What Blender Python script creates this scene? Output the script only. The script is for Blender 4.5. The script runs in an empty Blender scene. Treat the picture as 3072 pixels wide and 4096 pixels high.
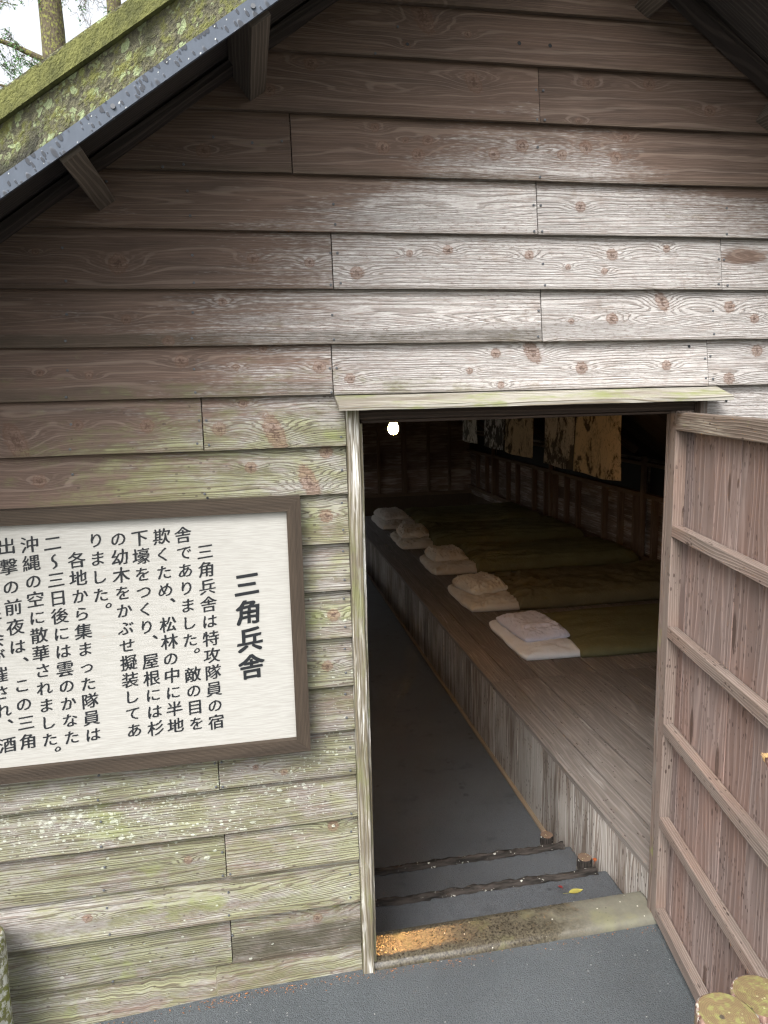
import bpy, bmesh, math, random
import numpy as np
from mathutils import Vector, Matrix, noise as mn
random.seed(7); rng = np.random.default_rng(7)
R = math.radians
sc = bpy.context.scene
COL = sc.collection

# ------------------------------------------------------------------ camera, world, sun, exposure
def cam_matrix(yaw, pitch, roll, loc):
    cy, sy = math.cos(yaw), math.sin(yaw)
    f = Vector((sy*math.cos(pitch), cy*math.cos(pitch), -math.sin(pitch)))
    r = Vector((cy, -sy, 0)); d = f.cross(r)
    cr, sr = math.cos(roll), math.sin(roll)
    rr = r*cr + d*sr; dd = d*cr - r*sr
    m = Matrix((rr, -dd, -f)).transposed().to_4x4()
    m.translation = loc
    return m
cd = bpy.data.cameras.new('camera'); cam = bpy.data.objects.new('camera', cd); COL.objects.link(cam)
cd.sensor_fit = 'VERTICAL'; cd.sensor_height = 36; cd.lens = 36*2938.87/4096
cd.clip_start = 0.02; cd.clip_end = 2000
cam.matrix_world = cam_matrix(R(10.457), R(9.501), R(1.311), Vector((0, -1.740, 1.55)))
sc.camera = cam

SUN_EL, SUN_AZ = 50, 216          # azimuth clockwise from +Y
w = bpy.data.worlds.new('World'); sc.world = w; w.use_nodes = True
wn = w.node_tree; wn.nodes.clear()
sky = wn.nodes.new('ShaderNodeTexSky'); sky.sky_type = 'NISHITA'; sky.sun_disc = False
sky.sun_elevation = R(SUN_EL); sky.sun_rotation = R(SUN_AZ); sky.dust_density = 6; sky.air_density = 1.4
hs = wn.nodes.new('ShaderNodeHueSaturation'); hs.inputs['Saturation'].default_value = 0.22
hs.inputs['Value'].default_value = 1.45
bg = wn.nodes.new('ShaderNodeBackground'); bg.inputs['Strength'].default_value = 0.15
wo = wn.nodes.new('ShaderNodeOutputWorld')
wn.links.new(sky.outputs[0], hs.inputs['Color']); wn.links.new(hs.outputs[0], bg.inputs['Color']); wn.links.new(bg.outputs[0], wo.inputs[0])
sl = bpy.data.lights.new('sun', 'SUN'); sl.energy = 1.5; sl.angle = R(28); sl.color = (1, .975, .94)
so = bpy.data.objects.new('sun', sl); COL.objects.link(so)
sd = Vector((math.sin(R(SUN_AZ))*math.cos(R(SUN_EL)), math.cos(R(SUN_AZ))*math.cos(R(SUN_EL)), math.sin(R(SUN_EL))))
so.rotation_euler = sd.to_track_quat('Z', 'Y').to_euler()
so.location = sd*20
sc.view_settings.view_transform = 'Standard'; sc.view_settings.look = 'None'
sc.view_settings.exposure = 0.88; sc.view_settings.gamma = 1
sc.render.engine = 'CYCLES'
sc.cycles.max_bounces = 8; sc.cycles.diffuse_bounces = 5; sc.cycles.glossy_bounces = 3
sc.cycles.caustics_reflective = False; sc.cycles.caustics_refractive = False
sc.cycles.sample_clamp_indirect = 6
sc.cycles.filter_width = 1.3
try: sc.cycles.use_denoising = True
except Exception: pass

# ------------------------------------------------------------------ object helpers
def link(o, parent=None):
    COL.objects.link(o)
    if parent is not None: o.parent = parent
    return o
def tag(o, label=None, cat=None, group=None, kind=None):
    if label: o['label'] = label
    if cat: o['category'] = cat
    if group: o['group'] = group
    if kind: o['kind'] = kind
    return o
def empty(name, loc=(0, 0, 0), parent=None):
    o = bpy.data.objects.new(name, None); o.location = loc; o.empty_display_size = .1
    return link(o, parent)

class MB:
    """collects faces with uv in metres (u along the grain)"""
    def __init__(s): s.v = []; s.f = []; s.uv = []; s.mi = []; s.sm = []
    def face(s, pts, uvs, mi=0, smooth=False):
        b = len(s.v); s.v += [tuple(p) for p in pts]; s.f.append(tuple(range(b, b+len(pts)))); s.uv += list(uvs); s.mi.append(mi); s.sm.append(smooth)
    def box(s, x0, x1, y0, y1, z0, z1, grain='x', M=None, mi=0, jit=0.0):
        x0, x1 = min(x0, x1), max(x0, x1); y0, y1 = min(y0, y1), max(y0, y1); z0, z1 = min(z0, z1), max(z0, z1)
        ou, ov = random.uniform(0, 30), random.uniform(0, 30)
        P = {}
        for i in (0, 1):
            for j in (0, 1):
                for k in (0, 1):
                    P[i, j, k] = Vector(((x0, x1)[i]+random.uniform(-jit, jit), (y0, y1)[j]+random.uniform(-jit, jit), (z0, z1)[k]+random.uniform(-jit, jit)))
        g = 'xyz'.index(grain); o = [a for a in (0, 1, 2) if a != g]
        b = len(s.v); idx = {}
        for n, (key, p) in enumerate(P.items()):
            idx[key] = b+n; s.v.append(tuple(M @ p) if M is not None else tuple(p))
        quads = [((0,0,0),(0,0,1),(0,1,1),(0,1,0)), ((1,0,0),(1,1,0),(1,1,1),(1,0,1)),
                 ((0,0,0),(1,0,0),(1,0,1),(0,0,1)), ((0,1,0),(0,1,1),(1,1,1),(1,1,0)),
                 ((0,0,0),(0,1,0),(1,1,0),(1,0,0)), ((0,0,1),(1,0,1),(1,1,1),(0,1,1))]
        for q in quads:
            s.f.append(tuple(idx[k] for k in q)); s.mi.append(mi); s.sm.append(False)
            ax = [a for a in range(3) if len({k[a] for k in q}) == 1][0]
            for k in q:
                p = P[k]
                if ax == g: s.uv.append((ou+p[o[0]], ov+p[o[1]]))
                else:
                    other = [a for a in o if a != ax][0]
                    s.uv.append((ou+p[g], ov+p[other]+(.37 if ax == o[0] else 0)))
    def tube(s, pts, rad, n=8, cap=True, mi=0, cmi=None, wob=0.0, seed=0, smooth=True, wf=6., wt=2.):
        rings = []; ou = random.uniform(0, 20); L = 0
        pts = [Vector(p) for p in pts]; lens = []
        for i, p in enumerate(pts):
            if i: L += (p-pts[i-1]).length
            lens.append(L)
            t = (pts[min(i+1, len(pts)-1)]-pts[max(i-1, 0)]).normalized()
            a = t.cross(Vector((0, 0, 1)))
            if a.length < .1: a = t.cross(Vector((0, 1, 0)))
            a.normalize(); c = t.cross(a)
            r = rad[i] if hasattr(rad, '__len__') else rad
            ring = []
            for k in range(n):
                th = 2*math.pi*k/n
                rr = r*(1+wob*mn.noise(Vector((math.cos(th)*wt+seed, math.sin(th)*wt, lens[i]*wf))))
                ring.append(p+(a*math.cos(th)+c*math.sin(th))*rr)
            rings.append(ring)
        b = len(s.v)
        for rg in rings: s.v += [tuple(q) for q in rg]
        for i in range(len(rings)-1):
            for k in range(n):
                k2 = (k+1) % n
                s.f.append((b+i*n+k, b+i*n+k2, b+(i+1)*n+k2, b+(i+1)*n+k)); s.mi.append(mi); s.sm.append(smooth)
                r = rad[i] if hasattr(rad, '__len__') else rad
                cc = 2*math.pi*r/n
                s.uv += [(ou+lens[i], k*cc), (ou+lens[i], (k+1)*cc), (ou+lens[i+1], (k+1)*cc), (ou+lens[i+1], k*cc)]
        if cap:
            for e, i in ((0, 0), (1, len(rings)-1)):
                loop = [b+i*n+k for k in range(n)]
                if e == 0: loop.reverse()
                s.f.append(tuple(loop)); s.mi.append(cmi if cmi is not None else mi); s.sm.append(False)
                r = rad[i] if hasattr(rad, '__len__') else rad
                uu = [(math.cos(2*math.pi*k/n)*r, math.sin(2*math.pi*k/n)*r) for k in range(n)]
                if e == 0: uu.reverse()
                s.uv += uu
    def build(s, name, mats, parent=None, bevel=0, seg=2, recalc=False):
        me = bpy.data.meshes.new(name); me.from_pydata(s.v, [], s.f)
        uv = me.uv_layers.new(name='UVMap'); uv.data.foreach_set('uv', np.array(s.uv, dtype=np.float32).ravel())
        me.polygons.foreach_set('material_index', s.mi); me.polygons.foreach_set('use_smooth', s.sm)
        for m in (mats if isinstance(mats, (list, tuple)) else [mats]): me.materials.append(m)
        me.update()
        if recalc:
            bm = bmesh.new(); bm.from_mesh(me); bmesh.ops.recalc_face_normals(bm, faces=bm.faces); bm.to_mesh(me); bm.free()
        o = bpy.data.objects.new(name, me); link(o, parent)
        if bevel:
            md = o.modifiers.new('bevel', 'BEVEL'); md.width = bevel; md.segments = seg; md.limit_method = 'ANGLE'; md.angle_limit = R(40)
        return o

# ------------------------------------------------------------------ node helpers
class G:
    def __init__(s, name):
        s.m = bpy.data.materials.new(name); s.m.use_nodes = True; s.t = s.m.node_tree; s.t.nodes.clear()
        s.out = s.t.nodes.new('ShaderNodeOutputMaterial'); s.b = s.t.nodes.new('ShaderNodeBsdfPrincipled')
        s.t.links.new(s.b.outputs[0], s.out.inputs[0])
    def set(s, inp, val):
        if isinstance(val, bpy.types.NodeSocket): s.t.links.new(val, inp)
        elif val is not None:
            if inp.type == 'RGBA' and len(val) == 3: val = (*val, 1)
            inp.default_value = val
    def M(s, op, a, b=None, c=None, clamp=False):
        n = s.t.nodes.new('ShaderNodeMath'); n.operation = op; n.use_clamp = clamp
        s.set(n.inputs[0], a)
        if b is not None: s.set(n.inputs[1], b)
        if c is not None: s.set(n.inputs[2], c)
        return n.outputs[0]
    def add(s, *a):
        r = a[0]
        for x in a[1:]: r = s.M('ADD', r, x)
        return r
    def mul(s, *a):
        r = a[0]
        for x in a[1:]: r = s.M('MULTIPLY', r, x)
        return r
    def sub(s, a, b): return s.M('SUBTRACT', a, b)
    def ss(s, v, lo, hi, olo=0., ohi=1.):
        n = s.t.nodes.new('ShaderNodeMapRange'); n.interpolation_type = 'SMOOTHSTEP'
        s.set(n.inputs[0], v); s.set(n.inputs[1], lo); s.set(n.inputs[2], hi); s.set(n.inputs[3], olo); s.set(n.inputs[4], ohi)
        return n.outputs[0]
    def mix(s, f, a, b, mode='MIX'):
        n = s.t.nodes.new('ShaderNodeMix'); n.data_type = 'RGBA'; n.blend_type = mode; n.clamp_factor = True
        s.set(n.inputs[0], f); s.set(n.inputs[6], a); s.set(n.inputs[7], b); return n.outputs[2]
    def attr(s, name):
        n = s.t.nodes.new('ShaderNodeAttribute'); n.attribute_name = name; return n.outputs['Fac']
    def sep(s, v):
        n = s.t.nodes.new('ShaderNodeSeparateXYZ'); s.set(n.inputs[0], v); return n.outputs
    def com(s, x=0., y=0., z=0.):
        n = s.t.nodes.new('ShaderNodeCombineXYZ'); s.set(n.inputs[0], x); s.set(n.inputs[1], y); s.set(n.inputs[2], z); return n.outputs[0]
    def uv(s): return s.t.nodes.new('ShaderNodeTexCoord').outputs['UV']
    def obj(s): return s.t.nodes.new('ShaderNodeTexCoord').outputs['Object']
    def scale(s, v, k):
        n = s.t.nodes.new('ShaderNodeVectorMath'); n.operation = 'MULTIPLY'; s.set(n.inputs[0], v); s.set(n.inputs[1], k if hasattr(k, '__len__') else (k, k, k)); return n.outputs[0]
    def noise(s, v, scale=1., detail=3., rough=.55, dist=0.):
        n = s.t.nodes.new('ShaderNodeTexNoise'); s.set(n.inputs['Vector'], v); n.inputs['Scale'].default_value = scale
        n.inputs['Detail'].default_value = detail; n.inputs['Roughness'].default_value = rough; n.inputs['Distortion'].default_value = dist
        return n.outputs['Fac']
    def vor(s, v, scale=1., feature='F1', rand=1.):
        n = s.t.nodes.new('ShaderNodeTexVoronoi'); n.feature = feature; s.set(n.inputs['Vector'], v); n.inputs['Scale'].default_value = scale
        n.inputs['Randomness'].default_value = rand
        return n
    def spots(s, v, scale, rmax, prob):
        """round spots: radius varies per cell, prob = share of cells with a spot (socket or float)"""
        n = s.vor(v, scale); c = s.sep(n.outputs['Color'])
        on = s.M('LESS_THAN', c[0], prob)
        r = s.M('MULTIPLY_ADD', c[1], rmax*.8, rmax*.25)
        return s.mul(on, s.ss(s.M('DIVIDE', n.outputs['Distance'], r), 1.1, .8))
    def hsv(s, c, h=.5, sat=1., v=1.):
        n = s.t.nodes.new('ShaderNodeHueSaturation'); s.set(n.inputs['Hue'], h); s.set(n.inputs['Saturation'], sat); s.set(n.inputs['Value'], v); s.set(n.inputs['Color'], c); return n.outputs[0]
    def bump(s, h, dist=.002, strength=1., normal=None):
        n = s.t.nodes.new('ShaderNodeBump'); n.inputs['Distance'].default_value = dist; n.inputs['Strength'].default_value = strength
        s.set(n.inputs['Height'], h)
        if normal is not None: s.set(n.inputs['Normal'], normal)
        return n.outputs[0]
    def rnd(s):
        n = s.t.nodes.new('ShaderNodeNewGeometry'); return n.outputs['Random Per Island']
    def done(s, col, rough=.8, bump=None, spec=.3, **kw):
        s.set(s.b.inputs['Base Color'], col); s.set(s.b.inputs['Roughness'], rough); s.b.inputs['Specular IOR Level'].default_value = spec
        if bump is not None: s.t.links.new(bump, s.b.inputs['Normal'])
        for k, v in kw.items(): s.set(s.b.inputs[k.replace('_', ' ')], v)
        return s.m

def timber(name, dark, light, freq=120, weather=.0, wcol=(.42, .39, .36), green=0., gcol=(.2, .22, .07), red=0., drops=0., rough=.75, contrast=1., spec=.25, wood_var=.25, white=0.):
    g = G(name); uv = g.uv(); U, V, _ = g.sep(uv)
    isl = g.rnd()
    lo = g.noise(g.com(g.mul(U, 1.3), g.mul(V, 9.)), 1., 2.)
    s_ = g.add(g.mul(V, float(freq)), g.mul(lo, 6.5), g.mul(isl, 13.))
    wv = g.M('MULTIPLY_ADD', g.M('SINE', g.mul(s_, 6.2832)), .5, .5)
    late = g.ss(wv, .55, .98)
    fib = g.noise(g.com(g.mul(U, 14.), g.mul(V, 520.)), 1., 2.)
    med = g.noise(g.com(g.mul(U, 3.), g.mul(V, 38.)), 1., 3.)
    big = g.noise(g.com(g.mul(U, 2.2), g.mul(V, 4.)), 1., 3.)
    f = g.M('MULTIPLY_ADD', late, .55*contrast, g.mul(g.sub(fib, .3), .6))
    base = g.mix(f, dark, light)
    base = g.mix(g.mul(g.ss(med, .35, .7), .45), base, tuple(.55*a for a in dark))
    if red: base = g.mix(g.mul(g.ss(big, .42, .68), red), base, (.22, .095, .055))
    if weather:
        m = g.ss(g.add(g.mul(med, .9), g.mul(big, .7), g.mul(late, -.22), g.mul(fib, .35)), 1.32-weather*.75, 1.62-weather*.75)
        wc = g.mix(g.mul(late, .8), wcol, tuple(.35*a for a in wcol))
        base = g.mix(m, base, wc)
    if white:
        m = g.ss(g.add(med, g.mul(fib, .5)), 1.0-white*.3, 1.08-white*.3)
        base = g.mix(m, base, (.68, .68, .64))
    if green:
        p = g.noise(g.com(g.mul(U, 6.), g.mul(V, 14.)), 1., 5., .65)
        m = g.ss(p, .62-green*.3, .75-green*.2)
        base = g.mix(g.mul(m, .8), base, gcol)
    if drops:
        d1 = g.spots(g.com(g.mul(U, 55.), g.mul(V, 130.)), 1., .42, drops*.5)
        clump = g.ss(g.noise(g.com(g.mul(U, 8.), g.mul(V, 8.)), 1., 2.), .42, .6)
        base = g.mix(g.mul(d1, clump, .8), base, (.035, .02, .016))
        if wood_var == .22: base = g.mix(g.mul(g.spots(g.com(g.mul(U, 3.2), g.mul(V, 15.), 3.), 1., .2, .32), .8), base, (.06, .038, .03))
        d2 = g.spots(g.com(g.mul(U, 16.), g.mul(V, 55.)), 1., .2, drops*.22)
        base = g.mix(g.mul(d2, .85), base, (.035, .02, .016))
    base = g.hsv(base, v=g.M('MULTIPLY_ADD', isl, wood_var*2, 1-wood_var))
    h = g.add(g.mul(late, .5), g.mul(fib, .5), g.mul(med, .8))
    return g.done(base, rough, g.bump(h, .0016, .7), spec)

# ------------------------------------------------------------------ materials
def siding_mat():
    g = G('weathered_siding'); uv = g.uv(); U, V, _ = g.sep(uv)
    isl = g.attr('tint'); fld = g.attr('fld'); kn = g.attr('knot')
    kz = g.noise(g.com(g.mul(U, 170.), g.mul(V, 170.)), 1., 3.); kn = g.mul(kn, g.ss(kz, .2, .75, .55, 1.35)); wt = g.attr('wt'); gr = g.attr('gr'); lic = g.attr('lic'); drk = g.attr('drk'); br = g.attr('br'); vv = g.attr('vv')
    lo = g.noise(g.com(g.mul(U, 1.5), g.mul(V, 14.)), 1., 3.)
    lo2 = g.noise(g.com(g.mul(U, .5), g.mul(V, 42.), 7.), 1., 3.)
    s_ = g.add(g.mul(V, 165.), fld, g.mul(lo, 5.), g.mul(lo2, 5.))
    wv = g.M('MULTIPLY_ADD', g.M('SINE', g.mul(s_, 6.2832)), .5, .5)
    late = g.ss(wv, .55, .97)
    s2 = g.add(g.mul(V, 34.), g.mul(fld, .45), g.mul(lo, 3.))
    fib = g.noise(g.com(g.mul(U, 16.), g.mul(V, 560.)), 1., 2.)
    fib2 = g.noise(g.com(g.mul(U, 45.), g.mul(V, 300.)), 1., 2.)
    med = g.noise(g.com(g.mul(U, 3.5), g.mul(V, 45.)), 1., 4.)
    big = g.noise(g.com(g.mul(U, 3.), g.mul(V, 9.)), 1., 4., .6)
    blot = g.noise(g.com(g.mul(U, 14.), g.mul(V, 26.)), 1., 5., .65)
    wide = g.mul(g.ss(g.M('MULTIPLY_ADD', g.M('SINE', g.mul(s2, 6.2832)), .5, .5), .88, .995), g.ss(med, .3, .6, .3, 1.))
    # stained brown board: light rings on dark ground
    brown = g.mix(g.M('MULTIPLY_ADD', late, .25, g.mul(g.sub(fib, .3), .7)), (.100, .070, .056), (.235, .17, .138))
    brown = g.mix(g.mul(wide, .6), brown, (.26, .20, .165))
    brown = g.mix(g.mul(g.ss(med, .4, .75), .5), brown, (.045, .035, .031))
    brown = g.mix(g.mul(br, g.ss(big, .4, .65), .45), brown, (.17, .11, .085))
    # bare weathered wood: dark rings on pale ground
    pale = g.mix(g.ss(fib, .3, .72), (.34, .315, .30), (.51, .50, .49))
    grey = g.ss(gr, .35, .65); pale = g.mix(g.mul(grey, .75), pale, g.mix(g.ss(fib, .3, .72), (.15, .145, .125), (.31, .305, .275)))
    li = g.mul(g.ss(med, .25, .7, .35, 1.), g.ss(fib2, .25, .6, .35, .85))
    pale = g.mix(g.mul(late, li, .8), pale, (.125, .098, .082))
    sp = g.noise(g.com(g.mul(U, 60.), g.mul(V, 260.), 2.), 1., 4., .75)
    pale = g.mix(g.mul(g.ss(sp, .50, .62), g.ss(big, .35, .65, .25, .75)), pale, (.17, .135, .115))
    pale = g.mix(g.mul(g.ss(blot, .52, .68), .35), pale, (.26, .205, .175))
    fine = g.noise(g.com(g.mul(U, 26.), g.mul(V, 900.)), 1., 2., .7)
    pale = g.mix(g.mul(g.ss(fine, .5, .68), .4), pale, (.14, .115, .10))
    wm = g.ss(g.add(wt, g.mul(g.sub(med, .5), .75), g.mul(g.sub(fib2, .5), .8), g.mul(g.sub(big, .5), .7), g.mul(late, -.10)), .24, .84)
    c = g.mix(wm, brown, pale)
    # algae
    gm = g.ss(g.add(gr, g.mul(g.sub(blot, .5), 2.0), g.mul(g.sub(big, .5), 1.3), g.mul(late, .05)), .32, .98)
    gc = g.mix(g.ss(med, .35, .65), (.125, .132, .058), (.235, .245, .125))
    c = g.mix(g.mul(gm, .70), c, g.mix(g.mul(late, .8), gc, (.07, .06, .035)))
    fresh = g.ss(g.noise(g.com(g.mul(U, 7.), g.mul(V, 11.), 3.3), 1., 4., .6), .6, .74)
    c = g.mix(g.mul(fresh, g.ss(gr, .35, .9), .6), c, (.19, .23, .06))
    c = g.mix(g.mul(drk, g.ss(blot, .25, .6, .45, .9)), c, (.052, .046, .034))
    # knots
    c = g.mix(g.mul(g.ss(kn, .14, .5), g.M('MULTIPLY_ADD', wm, .35, .25)), c, (.20, .12, .085))
    c = g.mix(g.mul(g.ss(kn, .72, 1.0), .7), c, (.075, .045, .034))
    ring = g.ss(g.M('ABSOLUTE', g.sub(kn, .42)), .12, .02)
    c = g.mix(g.mul(ring, .42), c, (.1, .055, .038))
    # mould specks and lichen
    mo = g.spots(g.com(g.mul(U, 70.), g.mul(V, 130.)), 1., .34, g.mul(g.ss(gr, .3, 1.), .22))
    c = g.mix(g.mul(mo, .65), c, (.06, .045, .04))
    mask = g.ss(g.noise(g.com(g.mul(U, 5.), g.mul(V, 9.), 8.), 1., 3.), .36, .60)
    wob = g.scale(g.com(g.noise(g.com(g.mul(U, 90.), g.mul(V, 90.)), 1., 2.), g.noise(g.com(g.mul(U, 90.), g.mul(V, 90.), 5.), 1., 2.)), .55)
    def lsp(su, sv, r, p):
        n = g.t.nodes.new('ShaderNodeVectorMath'); n.operation = 'ADD'
        g.set(n.inputs[0], g.com(g.mul(U, su), g.mul(V, sv))); g.set(n.inputs[1], wob)
        return g.spots(n.outputs[0], 1., r, p)
    l1 = lsp(85., 120., .42, g.mul(lic, mask, .62)); l2 = lsp(44., 72., .36, g.mul(lic, mask, .34)); l3 = lsp(190., 230., .5, g.mul(lic, .2))
    pn = g.noise(g.com(g.mul(U, 38.), g.mul(V, 70.), 2.), 1., 5., .7)
    l4 = g.ss(g.add(pn, g.mul(lic, mask, .17)), .76, .82)
    L = g.M('MAXIMUM', g.M('MAXIMUM', l1, l2), g.M('MAXIMUM', g.mul(l3, .7), g.mul(l4, g.ss(lic, .05, .3))))
    c = g.mix(g.mul(L, g.ss(sp, .3, .6, .9, .35)), c, (.50, .53, .45))
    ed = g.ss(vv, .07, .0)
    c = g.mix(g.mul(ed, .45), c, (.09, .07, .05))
    up = g.ss(vv, .80, .97)  # darker below each lap: dirt, with the lap shade painted in
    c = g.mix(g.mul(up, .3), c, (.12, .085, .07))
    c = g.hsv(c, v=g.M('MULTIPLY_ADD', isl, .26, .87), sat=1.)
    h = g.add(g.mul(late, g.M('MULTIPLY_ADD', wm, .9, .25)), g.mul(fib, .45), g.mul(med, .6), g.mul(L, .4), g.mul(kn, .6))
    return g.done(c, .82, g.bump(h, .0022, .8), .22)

M_siding = siding_mat()
M_post = timber('weathered_post', (.10, .082, .055), (.22, .19, .13), 110, weather=.65, wcol=(.36, .335, .285), green=.5, gcol=(.17, .175, .08), white=.6)
M_postr = timber('grey_post', (.12, .085, .07), (.27, .22, .19), 110, weather=.5, wcol=(.30, .29, .27), green=.2)
M_lintel = timber('dark_lintel', (.045, .033, .027), (.12, .088, .07), 110, weather=.2)
M_canopy = timber('mossy_canopy', (.13, .105, .08), (.26, .23, .175), 110, weather=.8, wcol=(.38, .365, .32), green=.5, gcol=(.20, .225, .08))
M_rafter = timber('dark_rafter', (.038, .031, .029), (.105, .085, .076), 90, weather=.12, wcol=(.2, .18, .17))
M_purlin = timber('purlin_end', (.10, .08, .066), (.23, .19, .155), 110, weather=.25, wcol=(.3, .27, .24))
M_soffit = timber('dark_soffit', (.040, .034, .032), (.095, .08, .073), 90, weather=.05, wcol=(.1, .09, .085), wood_var=.35)
M_doorp = timber('door_plank', (.17, .128, .116), (.33, .262, .24), 40, weather=.14, wcol=(.46, .39, .335), red=.25, drops=1.3, wood_var=.22, contrast=.9)
M_doorr = timber('door_rail', (.165, .132, .115), (.33, .268, .232), 150, weather=.3, wcol=(.40, .335, .27), red=.22, drops=.9, wood_var=.08)
M_doort = timber('door_top_rail', (.13, .10, .082), (.26, .21, .17), 150, weather=.4, wcol=(.42, .38, .31), green=.28, gcol=(.2, .23, .09), drops=.3)
M_deck = timber('deck_plank', (.145, .127, .115), (.28, .25, .23), 50, weather=.4, wcol=(.35, .33, .31), drops=.35, wood_var=.16, contrast=.8, rough=.6)
M_dface = timber('platform_face', (.085, .065, .053), (.25, .205, .17), 90, weather=.75, wcol=(.38, .36, .335), drops=.8, wood_var=.25)
M_batten = timber('pale_batten', (.17, .13, .09), (.29, .225, .16), 150, weather=.1, wood_var=.05)
M_inner = timber('interior_board', (.13, .09, .07), (.33, .25, .205), 90, weather=.6, wcol=(.50, .45, .41), red=.15, wood_var=.35)
M_stud = timber('interior_stud', (.15, .10, .07), (.34, .25, .18), 110, weather=.1)
M_sframe = timber('sign_frame_wood', (.034, .025, .018), (.10, .074, .052), 300, weather=.0, contrast=.9, wood_var=.06, spec=.3)

def mk_bark(name, a, b, lich=0., moss=0.):
    g = G(name); uv = g.uv(); U, V, _ = g.sep(uv); ob = g.obj()
    n = g.noise(g.com(g.mul(U, 12.), g.mul(V, 60.)), 1., 4.); n2 = g.noise(ob, 30., 5., .65)
    c = g.mix(g.ss(n, .3, .7), a, b)
    if moss: c = g.mix(g.ss(n2, .62-moss*.3, .72-moss*.2), c, (.19, .20, .06))
    if lich:
        c = g.mix(g.mul(g.ss(g.noise(ob, 55., 4., .7), .66-lich*.25, .7-lich*.2), .9), c, (.58, .58, .52))
    return g.done(c, .9, g.bump(g.add(n, n2), .006, .9), .2)
M_bark = mk_bark('cedar_bark', (.045, .035, .026), (.13, .11, .075), moss=.45)
M_barkd = mk_bark('dark_bark', (.010, .009, .008), (.05, .042, .037), lich=.1)
M_postbark = mk_bark('mossy_bark', (.15, .14, .09), (.34, .33, .24), lich=.75, moss=.85)
M_stumpside = mk_bark('stump_bark', (.10, .05, .04), (.32, .22, .18), lich=.4, moss=.3)
def mk_endgrain(name, a, b, moss, wet=.5):
    g = G(name); ob = g.obj(); x, y, z = g.sep(ob)
    r = g.M('SQRT', g.add(g.mul(x, x), g.mul(y, y)))
    n = g.noise(ob, 22., 4.)
    ring = g.M('SINE', g.add(g.mul(r, 1700.), g.mul(n, 16.)))
    c = g.mix(g.M('MULTIPLY_ADD', g.ss(ring, -.8, 1.), .35, g.mul(n, .6)), a, b)
    c = g.mix(g.ss(g.noise(ob, 60., 4., .7), .66-moss*.22, .78-moss*.15), c, (.20, .195, .075))
    c = g.mix(g.mul(g.spots(ob, 75., .4, .16), .85), c, (.045, .038, .035))
    c = g.mix(g.mul(g.spots(ob, 190., .4, .10), .8), c, (.36, .35, .19))
    return g.done(c, wet, g.bump(g.add(n, g.mul(ring, .04)), .004, .7), .4)
M_end = mk_endgrain('mossy_endgrain', (.12, .085, .045), (.20, .15, .08), .85)
M_endw = mk_endgrain('wet_endgrain', (.09, .06, .042), (.16, .11, .08), .15, .22)

def mk_asphalt(name, col, rough, speck, wet=0.):
    g = G(name); ob = g.obj()
    n = g.noise(ob, 420., 3., .75); v = g.vor(ob, 330.).outputs['Distance']; big = g.noise(ob, 3., 4.)
    big2 = g.noise(ob, 14., 4., .6)
    c = g.mix(g.ss(n, .3, .72), tuple(.45*a for a in col), tuple(1.6*a for a in col))
    c = g.mix(g.ss(v, .08, .5, .75, 0.), c, tuple(2.0*a for a in col))
    c = g.mix(g.ss(big, .35, .7, 0., .4), c, tuple(.65*a for a in col))
    c = g.mix(g.ss(big2, .55, .75, 0., wet), c, tuple(.4*a for a in col))
    c = g.mix(g.mul(g.spots(ob, 120., .26, .05), speck), c, (.5, .5, .48))
    c = g.mix(g.mul(g.spots(ob, 16., .24, .2), wet), c, tuple(.25*a for a in col))
    h = g.add(g.mul(n, .6), g.sub(1., v))
    return g.done(c, rough, g.bump(h, .003, .8), .35)
M_asph = mk_asphalt('asphalt', (.072, .081, .088), .8, .5)
M_floor = mk_asphalt('interior_asphalt', (.064, .07, .078), .6, .1, .6)
def mk_sill():
    g = G('wet_concrete'); ob = g.obj(); x, y, z = g.sep(ob)
    n = g.noise(ob, 170., 4., .7); n2 = g.noise(ob, 9., 5., .6); n3 = g.noise(ob, 480., 2.)
    dry = g.ss(g.add(x, g.mul(g.sub(n2, .5), .7)), .62, 1.12)
    c = g.mix(g.ss(n, .3, .7), (.025, .021, .015), (.11, .095, .068))
    d = g.mix(g.noise(ob, 30., 5., .65), (.075, .07, .052), (.165, .16, .122))
    c = g.mix(dry, c, d)
    c = g.mix(g.mul(g.spots(ob, 75., .2, .10), .9), c, (.6, .58, .5))
    c = g.mix(g.mul(g.spots(ob, 110., .3, .08), .7), c, (.02, .016, .012))
    c = g.mix(g.mul(g.ss(n2, .5, .7), .35), c, (.17, .17, .06))
    rg = g.ss(dry, 0., .6, .075, .75)
    return g.done(c, rg, g.bump(g.add(n, g.mul(n3, .8)), .00036, 1.), .9)
M_sill = mk_sill()
def mk_soil():
    g = G('forest_soil'); ob = g.obj(); n = g.noise(ob, 4., 6., .7); n2 = g.noise(ob, 90., 4., .7)
    c = g.mix(n, (.15, .12, .085), (.20, .20, .12)); c = g.mix(g.ss(n2, .4, .7), c, (.10, .08, .055))
    return g.done(c, .95, g.bump(n2, .01, 1.))
M_soil = mk_soil()
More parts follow.
